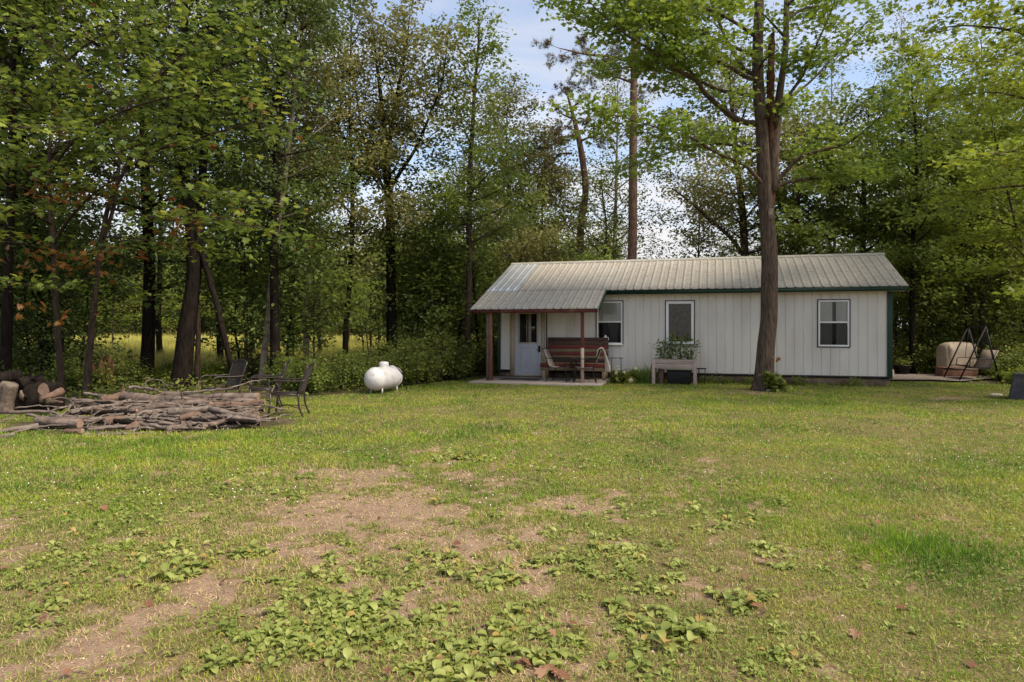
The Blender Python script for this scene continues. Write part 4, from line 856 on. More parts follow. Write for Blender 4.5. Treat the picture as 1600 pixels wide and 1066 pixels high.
p = gp(13, 649); st = thing('stump', 'upright pale split stump slab at the left edge of the pile', 'stump', (p[0], p[1], 0), 0); sc_ = p[1]/F
mb = MB(); P = []; R = []; 
mb.tube(smooth_path([(-.05, 0, 0), (-.04, 0, .2), (.0, 0, .42), (.02, 0, .56), (.03, 0, .60)], 4), np.interp(np.linspace(0, 1, 17), [0, .3, .7, .93, 1], [.15, .12, .145, .10, .03]), 24, rfun=lambda i, a: 1+.12*np.sin(3*a+1)+.08*np.sin(8*a+i*.1)+.05*np.sin(13*a))
mb.build('stump_body', M['logbark'], st, smooth=True)
# broken reddish stump behind the thin maples
p = gp(128, 613); bs = thing('broken_stump', 'splintered rust-coloured stump behind the two thin maples', 'stump', (p[0], p[1]+.8, 0), 0)
mb = MB()
for k in range(18):
    a = rk_.rand()*6.28; r_ = rk_.uniform(.02, .22); h = rk_.uniform(.3, 1.0)*(1.25 if a < 1 else .9); x, y = r_*math.cos(a), r_*math.sin(a); lean = (x*.5+.02, y*.3)
    mb.tube([(x*1.3, y*1.3, -.05), (x+lean[0]*.4, y, h*.5), (x+lean[0]*1.5+rk_.uniform(-.05, .05), y+lean[1], h)], [.13, .085, .012], 9, rfun=lambda i, a: 1+.2*np.sin(3*a+x*40)+.12*np.sin(5*a+i))
mb.build('splintered_trunk', M['deadwood'], bs, smooth=True)
# ------------------------------------------------------------------ ground
EDGE = np.array([(-40, 13.0), (-9.9, 13.4), (-7.6, 14.6), (-5.6, 14.8), (-4.3, 15.7), (-3.2, 17.0), (-2.6, 18.8), (-1.6, 20.6), (-.8, 24), (10.6, 24), (10.9, 19.9), (13.5, 19.0), (18, 17.5), (60, 15)])
def lawnf(X, Y): e = np.interp(X, EDGE[:, 0], EDGE[:, 1])+.5*(fbm(X*.9, Y*.9, 4)-.5); return np.clip((e-Y)/.5+.5, 0, 1)
def seg(qx, qy, a, b, w_):
    a = np.array(a, float); b = np.array(b, float); d = b-a; t = np.clip(((qx-a[0])*d[0]+(qy-a[1])*d[1])/(d@d), 0, 1)
    return np.exp(-(((qx-a[0]-t*d[0])/w_)**2+((qy-a[1]-t*d[1])/(w_*.42))**2))
def gpx(X, Y):
    Yc = np.maximum(Y, .6); return 800+F*X/Yc, HZ+CH*F/Yc
BLOB = [(650,765,230,52,.88),(600,850,240,40,.55),(760,950,260,60,.4),(560,740,110,30,.9),(600,800,170,40,1),(860,780,60,22,.75),(900,800,50,14,.6),(780,750,90,20,.5),(850,905,75,40,.95),(880,960,60,35,.6),(800,850,60,18,.4),(960,770,60,14,.35),(490,860,80,25,.8),(700,710,50,16,.5),(530,725,60,15,.6),(1000,870,60,15,.3),(1040,930,60,18,.35),(1050,1010,60,20,.35),(620,920,120,18,.35),(930,1000,60,25,.45),(1190,612,60,6,.6),(1490,623,60,6,1.1),(1440,617,60,3.5,.5),(1250,960,60,20,.25),(900,1030,80,30,.6)]
def dirtf(X, Y):
    qx, qy = gpx(X, Y); d = np.zeros_like(np.asarray(X, float))
    for x, y, rx, ry, s_ in BLOB: d = np.maximum(d, s_*np.exp(-((qx-x)/rx)**2-((qy-y)/ry)**2))
    for a, b, w_, s_ in (((700,720),(660,800),34,.8),((560,800),(400,880),50,.95),((400,880),(250,960),60,.75),((250,960),(40,1055),80,.62),((40,1055),(-250,1190),100,.6)): d = np.maximum(d, s_*seg(qx, qy, a, b, w_))
    n = fbm(X*1.7+3, Y*1.7, 11, 4); n2 = fbm(X*6, Y*6, 21, 3)
    base = np.where(Y < 6.5, .26, .05)*np.clip(1.15-X*.22, .1, 1)
    n3 = fbm(X*17, Y*17, 23, 2)
    v = (d*.86+base*1.15)+(n-.5)*1.35+(n2-.5)*1.35+(n3-.5)*1.2
    v = np.clip((v-.34)/.72, 0, 1)
    return np.where(lawnf(X, Y) > .5, v, .3)
def hole(X, Y):
    q = gp(1352, 848); return np.exp(-((X-q[0])/.11)**2-((Y-q[1])/.13)**2)
def gz(X, Y): return .05*(fbm(X*.5, Y*.5, 31, 3)-.5)*np.clip((19-Y)/3, 0, 1)-.02*hole(X, Y)
def gaxis(lo, hi, s_, far, g=1.18):
    a = list(np.arange(lo, hi, s_)); st = s_; x = a[-1]
    while x < far: st *= g; x += st; a.append(x)
    st = s_; x = a[0]; b = []
    while x > -far: st *= g; x -= st; b.append(x)
    return np.array(b[::-1]+a)
gx = gaxis(-7, 8, .06, 900, 1.12); gy = np.concatenate([-np.geomspace(.5, 60, 14)[::-1], np.arange(-.4, 2, .2), np.arange(2, 10, .05), np.arange(10, 26, .15), 26+np.cumsum(.2*1.13**np.arange(52))])
GX, GY = np.meshgrid(gx, gy); V = np.c_[GX.ravel(), GY.ravel(), gz(GX.ravel(), GY.ravel())]
ny_, nx_ = GX.shape; i = np.arange(ny_-1)[:, None]*nx_; j = np.arange(nx_-1)[None]; f = np.stack([i+j, i+j+1, i+nx_+j+1, i+nx_+j], -1).reshape(-1, 4)
m, N, L = nodes('lawn_and_forest_floor'); out = N.new('ShaderNodeOutputMaterial'); b = N.new('ShaderNodeBsdfPrincipled'); b.inputs['Roughness'].default_value = .95; b.inputs['Specular IOR Level'].default_value = .15; L.new(b.outputs[0], out.inputs[0])
tc = N.new('ShaderNodeTexCoord')
def nz(s_, d_=5, r_=.65):
    n = N.new('ShaderNodeTexNoise'); n.inputs['Scale'].default_value = s_; n.inputs['Detail'].default_value = d_; n.inputs['Roughness'].default_value = r_; L.new(tc.outputs['Object'], n.inputs['Vector']); return n.outputs[0]
def at_(n_): a = N.new('ShaderNodeAttribute'); a.attribute_name = n_; return a.outputs['Fac']
def mxc(f_, a, b_, lo=0., hi=1.):
    r = N.new('ShaderNodeMapRange'); r.inputs[1].default_value = lo; r.inputs[2].default_value = hi; L.new(f_, r.inputs[0]); x = N.new('ShaderNodeMix'); x.data_type = 'RGBA'; L.new(r.outputs[0], x.inputs[0])
    for sck, v_ in ((x.inputs[6], a), (x.inputs[7], b_)):
        if isinstance(v_, tuple): sck.default_value = (*v_, 1)
        else: L.new(v_, sck)
    return x.outputs[2]
turf = mxc(nz(9), (.13, .115, .04), (.24, .175, .085), .35, .65); turf = mxc(nz(60, 4), turf, (.075, .05, .03), .48, .66)
dirt = mxc(nz(5), (.32, .215, .14), (.21, .14, .09), .35, .65); dirt = mxc(nz(70, 4), dirt, (.20, .12, .085), .5, .68); dirt = mxc(nz(150, 2), dirt, (.52, .42, .34), .6, .68)
gcol = mxc(at_('dirt'), turf, dirt, .25, .75)
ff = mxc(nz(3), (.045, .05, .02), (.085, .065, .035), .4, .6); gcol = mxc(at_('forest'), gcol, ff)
fc = mxc(nz(.35), (.32, .30, .09), (.42, .36, .13), .35, .65); gcol = mxc(at_('field'), gcol, fc); gcol = mxc(at_('hole'), gcol, (.13, .07, .045), .3, .8)
L.new(gcol, b.inputs['Base Color']); bu = N.new('ShaderNodeBump'); bu.inputs['Strength'].default_value = .8; bu.inputs['Distance'].default_value = .02; L.new(nz(55, 5), bu.inputs['Height']); L.new(bu.outputs[0], b.inputs['Normal'])
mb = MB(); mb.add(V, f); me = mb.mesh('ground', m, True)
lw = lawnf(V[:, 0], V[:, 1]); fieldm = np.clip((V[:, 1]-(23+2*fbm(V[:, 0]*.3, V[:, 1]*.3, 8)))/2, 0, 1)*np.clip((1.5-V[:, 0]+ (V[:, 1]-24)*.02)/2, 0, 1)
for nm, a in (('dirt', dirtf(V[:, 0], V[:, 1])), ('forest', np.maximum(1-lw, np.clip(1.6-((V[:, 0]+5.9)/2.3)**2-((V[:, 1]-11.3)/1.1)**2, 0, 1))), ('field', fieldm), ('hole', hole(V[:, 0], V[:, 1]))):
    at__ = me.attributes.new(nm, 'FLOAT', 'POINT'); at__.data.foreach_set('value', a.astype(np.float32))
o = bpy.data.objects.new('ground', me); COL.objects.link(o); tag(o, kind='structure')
# gravel path right of the cabin
pp = [gp(1380, 587), gp(1420, 586.5), gp(1478, 587), gp(1540, 589.5), gp(1560, 593), gp(1500, 598), gp(1455, 595.5), gp(1400, 595.5), gp(1385, 595.5)]
mb = MB(); mb.add([(p_[0], p_[1], .045) for p_ in pp], [tuple(range(len(pp)))[::-1]]); mb.build('path', M['gravel'], None, kind='structure')
# ------------------------------------------------------------------ grass blades
def grassmat(name, g1, g2, g3, straw):
    m, N, L = nodes(name); out = N.new('ShaderNodeOutputMaterial'); g = N.new('ShaderNodeNewGeometry'); tc = N.new('ShaderNodeTexCoord'); at = N.new('ShaderNodeAttribute'); at.attribute_name = 'dry'
    no = N.new('ShaderNodeTexNoise'); no.inputs['Scale'].default_value = .8; no.inputs['Detail'].default_value = 7; no.inputs['Roughness'].default_value = .7; L.new(tc.outputs['Object'], no.inputs['Vector'])
    ri = N.new('ShaderNodeValToRGB'); ri.color_ramp.elements[0].color = (*g1, 1); ri.color_ramp.elements[1].color = (*g3, 1); e = ri.color_ramp.elements.new(.5); e.color = (*g2, 1)
    a = N.new('ShaderNodeMath'); a.operation = 'MULTIPLY_ADD'; a.inputs[1].default_value = 3.6; a.inputs[2].default_value = -1.55; L.new(no.outputs[0], a.inputs[0])
    c = N.new('ShaderNodeMath'); c.operation = 'MULTIPLY_ADD'; c.inputs[1].default_value = .5; L.new(g.outputs['Random Per Island'], c.inputs[0]); L.new(a.outputs[0], c.inputs[2]); L.new(c.outputs[0], ri.inputs[0])
    x = N.new('ShaderNodeMix'); x.data_type = 'RGBA'; L.new(at.outputs['Fac'], x.inputs[0]); L.new(ri.outputs[0], x.inputs[6]); x.inputs[7].default_value = (*straw, 1)
    b = N.new('ShaderNodeBsdfPrincipled'); b.inputs['Roughness'].default_value = .55; b.inputs['Specular IOR Level'].default_value = .25; L.new(x.outputs[2], b.inputs['Base Color'])
    t = N.new('ShaderNodeBsdfTranslucent'); L.new(x.outputs[2], t.inputs[0]); mx = N.new('ShaderNodeMixShader'); mx.inputs[0].default_value = .35; L.new(b.outputs[0], mx.inputs[1]); L.new(t.outputs[0], mx.inputs[2]); L.new(mx.outputs[0], out.inputs[0]); return m
M['grass'] = grassmat('lawn_grass_blades', (.065, .165, .009), (.19, .32, .018), (.38, .42, .040), (.58, .44, .22))
rg = np.random.RandomState(12)
hm = [(hw(x, y)[0], hw(x, y)[1]) for x, y in ((-.3, -2.1), (3.5, -2.0), (3.5, -.02), (HL, -.02), (HL, 5), (0, 5), (-.3, 5))]
def inhouse(X, Y):
    lx_ = (X+.43)*cth-(Y-21.28)*sth; ly_ = (X+.43)*sth+(Y-21.28)*cth
    pile = ((X+5.9)/2.35)**2+((Y-11.3)/1.0)**2 < 1
    return pile | ((lx_ > -.2) & (lx_ < 3.5) & (ly_ > -2.08) & (ly_ < 5)) | ((lx_ > 0) & (lx_ < HL) & (ly_ > -.0) & (ly_ < 5))
def dryf(X, Y):
    qx, qy = gpx(X, Y); v = .5*fbm(X*.8+7, Y*.8, 51, 4)+.5*fbm(X*4.5+7, Y*4.5, 52, 3); near = np.clip((qy-690)/200, 0, 1)*np.clip(1.3-np.abs(qx-650)/900, .2, 1)
    tr = seg(qx, qy, (1395, 650), (1430, 720), 24)+seg(qx, qy, (1430, 720), (1500, 800), 40)
    return np.clip(-.05+.62*near+(v-.5)*1.9+.8*dirtf(X, Y)*.5+.3*tr, 0, .95)
gm = MB()
for z0, z1, den, ww, hh in ((.9, 2.2, 3500, .005, 1.0), (2.2, 4.2, 9500, .0042, 1.0), (4.2, 6.5, 6000, .0055, 1.0), (6.5, 10, 2800, .008, 1.0), (10, 15, 1250, .011, 1.05), (15, 21.5, 800, .014, 1.1)):
    wd_ = .82*z1+3.5; n = int(2*wd_*(z1-z0)*den); Y = rg.uniform(z0, z1, n); X = rg.uniform(-wd_, wd_, n); ok = (np.abs(X) < .79*Y) | ((np.abs(X) < .82*Y+3.5) & (rg.rand(n) < .55)); X, Y = X[ok], Y[ok]; n = len(X)
    cl = fbm(X*9, Y*9, 61, 2); d = dirtf(X, Y); keep = (rg.rand(n) < (1-.94*np.clip(d*1.05, 0, 1))*np.clip(.25+1.4*cl, 0, 1)) & (lawnf(X, Y) > rg.rand(n)*.6) & ~inhouse(X, Y) & (hole(X, Y) < .5)
    X, Y = X[keep], Y[keep]; n = len(X); hn = fbm(X*.9, Y*.9, 71, 3); q = gp(1415, 860); tuft = np.exp(-((X-q[0])/.45)**2-((Y-q[1])/.4)**2)*1.3
    q = gp(250, 705); tuft = tuft+.45*np.exp(-((X-q[0])/2.2)**2-((Y-q[1])/1.2)**2)
    ly_ = (X+.43)*sth+(Y-21.28)*cth; lx_ = (X+.43)*cth-(Y-21.28)*sth; tuft = tuft+1.6*np.exp(-((ly_+.12)/.16)**2)*(lx_ > 3.4)*(lx_ < HL)*np.clip(fbm(lx_*2, ly_, 44, 2)*2-.4, 0, 1)
    h = hh*(.018+.055*hn**2+.055*tuft)*rg.uniform(.5, 1.5, n); dry = np.clip(dryf(X, Y)-.25*np.clip(tuft, 0, 1)+rg.randn(n)*.22, 0, 1)*(rg.rand(n) < .85)
    dry = np.where(rg.rand(n) < .06, 1, dry)
    az = rg.rand(n)*6.28; tilt = rg.uniform(.35, 1.4, n)+.5*(dry > .7); tilt = np.minimum(tilt, 1.5); D = np.c_[np.cos(az)*np.sin(tilt), np.sin(az)*np.sin(tilt), np.cos(tilt)]; Nn = np.c_[-np.cos(az)*np.cos(tilt), -np.sin(az)*np.cos(tilt), np.sin(tilt)]
    scatter(gm, T_BLADE, np.c_[X, Y, gz(X, Y)-.003], D, Nn+rg.randn(n, 3)*.4, h, ww*rg.uniform(.7, 1.4, n), dry)
gm.build('grass', M['grass'], None, attname='dry', kind='stuff', label='short weedy lawn grass, thin over the bare dirt', cat='grass')
# clover and small round weeds in the turf
cm_ = MB()
for z0, z1, den, ss in ((2.3, 5, 1700, .017), (5, 9, 800, .022), (9, 20, 180, .03)):
    wd_ = .82*z1+3; n = int(2*wd_*(z1-z0)*den); Y = rg.uniform(z0, z1, n); X = rg.uniform(-wd_, wd_, n); ok = np.abs(X) < .8*Y+3; X, Y = X[ok], Y[ok]; n = len(X); cl = fbm(X*1.6, Y*1.6, 81, 3)
    keep = (rg.rand(n) < np.clip((cl-.42)*5, 0.04, 1)*(1-dirtf(X, Y))) & (lawnf(X, Y) > .6) & ~inhouse(X, Y); X, Y = X[keep], Y[keep]; n = len(X)
    scatter(cm_, T_OVAL, np.c_[X, Y, gz(X, Y)+rg.uniform(.01, .04, n)], rg.randn(n, 3)*[1, 1, .2], rg.randn(n, 3)*.35+[0, 0, 1], ss*rg.uniform(.6, 1.5, n))
cm_.build('clover_cover', G['clover'] if 'clover' in G else G['broad'], None, kind='stuff', label='low clover and small round weeds mixed in the lawn', cat='ground cover')
# plantain rosettes
def rosette(mb, c, r, nl, rs_, up=.35):
    az = rs_.rand()*6.28+np.arange(nl)*2.4+rs_.randn(nl)*.2; el = rs_.uniform(-.05, up*.7, nl)+.45*(np.arange(nl) < nl*.25)
    D = np.c_[np.cos(az)*np.cos(el), np.sin(az)*np.cos(el), np.sin(el)]; Nn = np.c_[-np.cos(az)*np.sin(el), -np.sin(az)*np.sin(el), np.cos(el)]
    sz = r*rs_.uniform(.6, 1.15, nl); scatter(mb, T_BROAD, np.tile(c, (nl, 1)), D, Nn+rs_.randn(nl, 3)*.15, sz, sz*rs_.uniform(.75, 1.05, nl))
PB = [(560,960,110,55,60,.085),(450,1000,110,45,45,.08),(700,1010,130,50,48,.09),(620,900,160,30,22,.08),(860,880,60,25,10,.09),(900,830,80,25,12,.08),(960,870,90,40,22,.09),(1060,985,50,25,7,.12),(1130,950,60,25,10,.09),(830,1000,90,45,26,.09),(980,1000,80,50,18,.085),
 (230,790,120,35,40,.07),(330,760,120,28,42,.07),(440,770,80,25,18,.075),(400,745,100,22,22,.075),(280,890,40,15,7,.11),(170,830,90,30,16,.08),(120,880,110,40,18,.085),(300,860,80,30,14,.08),(480,700,120,12,16,.08),(720,715,50,8,7,.13),(900,725,120,10,12,.09),(1150,810,60,15,8,.10),(1040,800,100,25,12,.08),
 (1240,870,90,30,9,.09),(60,940,60,60,12,.08),(380,870,40,12,5,.1),(250,910,50,15,6,.1),(700,880,60,15,9,.09),(780,905,40,12,6,.12),(540,870,50,12,5,.09),(1210,1030,60,30,8,.08),(350,1040,60,20,8,.08),(1000,910,60,20,10,.09),(430,720,160,14,14,.08),(150,770,120,20,18,.07),(1160,760,200,25,12,.07),(1400,960,160,60,10,.06),(740,800,40,15,4,.09)]
PB = [(a,b,c_,d_,int(e*1.5),f_*.78) for a,b,c_,d_,e,f_ in PB]
pm = MB(); rp_ = np.random.RandomState(5)
for x, y, rx, ry, n, r_ in PB:
    for k in range(n):
        qx, qy = x+rp_.randn()*rx*.6, min(y+rp_.randn()*ry*.6, 1085); 
        if qy < 690: continue
        c = gp(qx, qy); c[2] = gz(c[0], c[1])-.002; rosette(pm, c, r_*rp_.uniform(.65, 1.2), rp_.randint(5, 9), rp_)
pm.build('plantain_cover', G['broad'], None, smooth=True, kind='stuff', label='broad-leaved plantain weeds spread over the thin turf', cat='ground cover')
SP = [(1062,985,.15,'large flat plantain rosette with three seed stalks, lower right of centre'),(1165,945,.12,'plantain rosette with tall stalks right of the largest one'),(785,905,.13,'dark plantain rosette on bare dirt below the middle'),(845,880,.12,'pale plantain rosette at the right of the bare dirt patch'),
 (720,718,.15,'wide plantain clump at the far edge of the bare dirt'),(1218,785,.11,'plantain rosette with a stalk in the middle right lawn'),(258,905,.15,'lone dark plantain rosette left of the bare track'),(312,890,.12,'upright plantain rosette beside the lone dark one'),(375,870,.11,'flat plantain rosette lying on the bare track'),(960,948,.12,'open plantain rosette with one thin stalk in dry grass'),(1215,1030,.09,'small pale plantain rosette near the bottom right'),(700,895,.12,'broad plantain rosette in the middle foreground')]
for x, y, r_, lb in SP:
    r_ *= .8
    c = gp(x, y); c[2] = gz(c[0], c[1]); o = thing('plantain', lb, 'weed', c, 0, 'separate plantain rosettes'); mb = MB(); rosette(mb, np.zeros(3), r_, 8, rp_, .3); rosette(mb, np.zeros(3), r_*.6, 5, rp_, .8); mb.build('leaves', G['broad'], o, smooth=True)
    mb = MB()
    for k in range(rp_.randint(2, 4)):
        a = rp_.rand()*6.28; h = rp_.uniform(.10, .19); e = np.array([.03*math.cos(a), .03*math.sin(a), h]); mb.tube([(0, 0, 0), e*.6, e], [.0015, .0013, .0022], 5); mb.tube([e, e+[0, 0, h*.35]], [.0032, .002], 5)
    mb.build('seed_stalks', G['broad'], o)
# loose stones, crumbs and dead straw lying on the bare soil
n = 60000; Y = np.sqrt(rg.uniform(2.3**2, 9.5**2, n)); X = rg.uniform(-.8, .6, n)*Y; kp = rg.rand(n) < np.clip(dirtf(X, Y)-.15, 0, 1)*np.clip(fbm(X*3, Y*3, 41, 3)*2.2-.6, .05, 1); X, Y = X[kp], Y[kp]; n = len(X)
oct_ = (np.array([(1,0,0),(-1,0,0),(0,.8,0),(0,-.7,0),(0,0,.7),(0,0,-.5)], float), [(0,2,4),(2,1,4),(1,3,4),(3,0,4)])
mb = MB(); sz = .0035+.009*rg.rand(n)**4; scatter(mb, oct_, np.c_[X, Y, gz(X, Y)+.001], rg.randn(n, 3)*[1, 1, .1], rg.randn(n, 3)*.3+[0, 0, 1], sz)
mb.build('gravel', M['pebble'], None, kind='stuff', label='small stones and soil crumbs on the bare track', cat='gravel')
n = 120000; Y = np.sqrt(rg.uniform(2.3**2, 10**2, n)); X = rg.uniform(-.8, .8, n)*Y; kp = rg.rand(n) < np.clip(.12+.9*dirtf(X, Y), 0, 1)*np.clip(fbm(X*2.5+9, Y*2.5, 43, 3)*2.4-.7, .03, 1); X, Y = X[kp], Y[kp]; n = len(X)
az = rg.rand(n)*6.28; D = np.c_[np.cos(az), np.sin(az), rg.uniform(-.05, .3, n)]; mb = MB(); scatter(mb, T_BLADE, np.c_[X, Y, gz(X, Y)+.002], D, rg.randn(n, 3)*.3+[0, 0, 1], rg.uniform(.015, .055, n), .0032*(Y/4)**.7)
mb.build('dead_straw', M['straw'], None, kind='stuff', label='dead straw and grass clippings lying on thin turf', cat='straw')
# thin upright seed stalks, fallen leaves, clover flowers
mb = MB()
for k in range(420):
    y = rp_.uniform(700, 1050); x = rp_.uniform(330, 1560); c = gp(x, y); c[2] = gz(c[0], c[1]); h = rp_.uniform(.06, .16); e = c+[rp_.randn()*.02, rp_.randn()*.02, h]; mb.tube([c, e], [.0012, .001], 4); mb.tube([e, e+[rp_.randn()*.003, 0, h*.35]], [.0028, .0018], 5)
mb.build('seed_stalks', G['broad'], None, kind='stuff', label='thin upright seed stalks dotted through the lawn', cat='ground cover')
mb = MB(); n = 110; P = np.array([gp(rp_.uniform(-50, 1650), 640+rp_.rand()**1.3*430) for _ in range(n)]); P[:, 2] = .02+rp_.rand(n)*.02
P2 = np.array([gp(870+rp_.randn()*22, 1056+rp_.randn()*7) for _ in range(9)]); P2[:, 2] = .03; scatter(mb, T_MAPLE, np.vstack([P, P2]), rp_.randn(n+9, 3)*[1, 1, .2], rp_.randn(n+9, 3)*.4+[0, 0, 1], np.r_[rp_.uniform(.03, .07, n), np.full(9, .06)])
mb.build('fallen_leaves', G['fallen'] if 'fallen' in G else G['rust'], None, kind='stuff', label='scattered brown and rusty fallen leaves on the lawn', cat='fallen leaves')
mb = MB(); n = 260; CF = .5; Q = [gp(x_, y_) for x_, y_ in [(rp_.uniform(0, 800), rp_.uniform(650, 800)) for _ in range(80)]+[(rp_.uniform(800, 1600), rp_.uniform(620, 760)) for _ in range(50)]]
for c in Q: mb.tube([c+[0, 0, .035], c+[0, 0, .041], c+[0, 0, .047]], [.004, .007, .004], 6)
mb.build('clover_flowers', M['cloverfl'] if 'cloverfl' in M else M['white'], None, kind='stuff', label='tiny white clover flowers dotted over the grass', cat='clover flowers')
# field grass beyond the left trees
gm = MB()
for z0, z1, den, ww, hh in ((19, 30, 75, .022, .75), (30, 50, 34, .035, .8), (50, 85, 10, .06, .9)):
    Y = np.sqrt(rg.uniform(z0*z0, z1*z1, int(.8*(z1*z1-z0*z0)*den))); n = len(Y); X = rg.uniform(-.95, .05, n)*Y
    cl = fbm(X*.35, Y*.35, 91, 3); keep = rg.rand(n) < np.clip((Y-22+3*(cl-.5))/4, .0, 1)*np.clip(cl*2, .2, 1); X, Y = X[keep], Y[keep]; n = len(X); cl = cl[keep]
    az = rg.rand(n)*6.28; t_ = rg.uniform(.05, .6, n); D = np.c_[np.cos(az)*np.sin(t_), np.sin(az)*np.sin(t_), np.cos(t_)]
    scatter(gm, T_BLADE, np.c_[X, Y, np.zeros(n)], D, np.c_[np.cos(az), np.sin(az), np.zeros(n)]*-1+rg.randn(n, 3)*.3, hh*(.35+.9*cl)*rg.uniform(.5, 1.2, n), ww)
gm.build('field_grass', G['field'], None, kind='stuff', label='tall yellowing grass in the open field beyond the left trees', cat='grass')
# low ground cover on the forest floor
gm = MB(); n = 60000; X = rg.uniform(-16, 22, n); Y = rg.uniform(12, 30, n); cl = fbm(X*.7, Y*.7, 95, 3)
keep = (lawnf(X, Y) < .5) & (rg.rand(n) < np.clip((cl-.3)*3, .1, 1)) & ~inhouse(X, Y) & ~((X > 10.2) & (X < 15.5) & (Y > 19.5) & (Y < 23.2)) & (np.abs(X) < Y*.85); X, Y = X[keep], Y[keep]; n = len(X)
hh = rg.rand(n)**2*.35*np.clip(cl[keep]*1.6, .3, 1); scatter(gm, T_OVAL, np.c_[X, Y, hh+.02], rg.randn(n, 3)*[1, 1, .35], rg.randn(n, 3)*.5+[0, 0, 1], rg.uniform(.05, .12, n))
gm.build('forest_floor_plants', G['bush'], None, kind='stuff', label='low leafy plants covering the forest floor behind the lawn', cat='ground cover')
# ------------------------------------------------------------------ trees
def rel(lst, Z, base):      # [(px, py, widthpx[, dZ])] -> points relative to base, radii
    P = []; R = []
    for q in lst:
        z = Z+(q[3] if len(q) > 3 else 0); P.append(px(q[0], q[1], z)-base); R.append(q[2]/2*z/F)
    return np.array(P), np.array(R)
def gbase(x, Z): return np.array([(x-800)/F*Z, Z, 0.])
# the big maple in front of the cabin
Zm = 17.25; B = gbase(1193, Zm); T = Tree(1, 'maple', .105, 9, .15, flat=.75, droop=.15, twig=.32, spacing=.27, cl=5, sec=1.25, secr=.006)
P, R = rel([(1193,611.5,32),(1194,590,28.5),(1196,545,26),(1201,500,25),(1202,455,24.5),(1202,405,23.5),(1199,355,23),(1196,300,22),(1193,250,20),(1190,200,18),(1186,150,17.5),(1184,90,16),(1186,0,14),(1184,-120,11),(1188,-260,7),(1190,-380,3)], Zm, B)
P1, R1 = T.stem(P, R, 40, 6, flare=.22, rough=.06)
P, R = rel([(1203,330,13,.05),(1205,260,13,.05),(1205,200,12.5,.05),(1204,150,11,.05),(1204,106,10,.05),(1206,62,9,.05),(1209,50,3,.05)], Zm, B); T2 = MB(); 
dead = T2; Ps = smooth_path(P, 5); Rs = np.interp(np.linspace(0, 1, len(Ps)), np.linspace(0, 1, len(R)), R); T2.tube(Ps, Rs, 18, rfun=lambda i, a: 1+.14*np.sin(3*a+i*.4)+.12*np.sin(7*a-i*.7)+.10*np.sin(11*a+i*1.9)+.10*np.sin(a*2+i*1.3))
P, R = rel([(1206,300,18),(1209,240,17),(1212,200,15,.1),(1219,140,11,.2),(1227,80,9.5,.3),(1229,0,8,.4),(1235,-120,6,.5),(1238,-230,3,.6)], Zm, B); P3, R3 = T.stem(P, R, 14, 4, rough=.04)
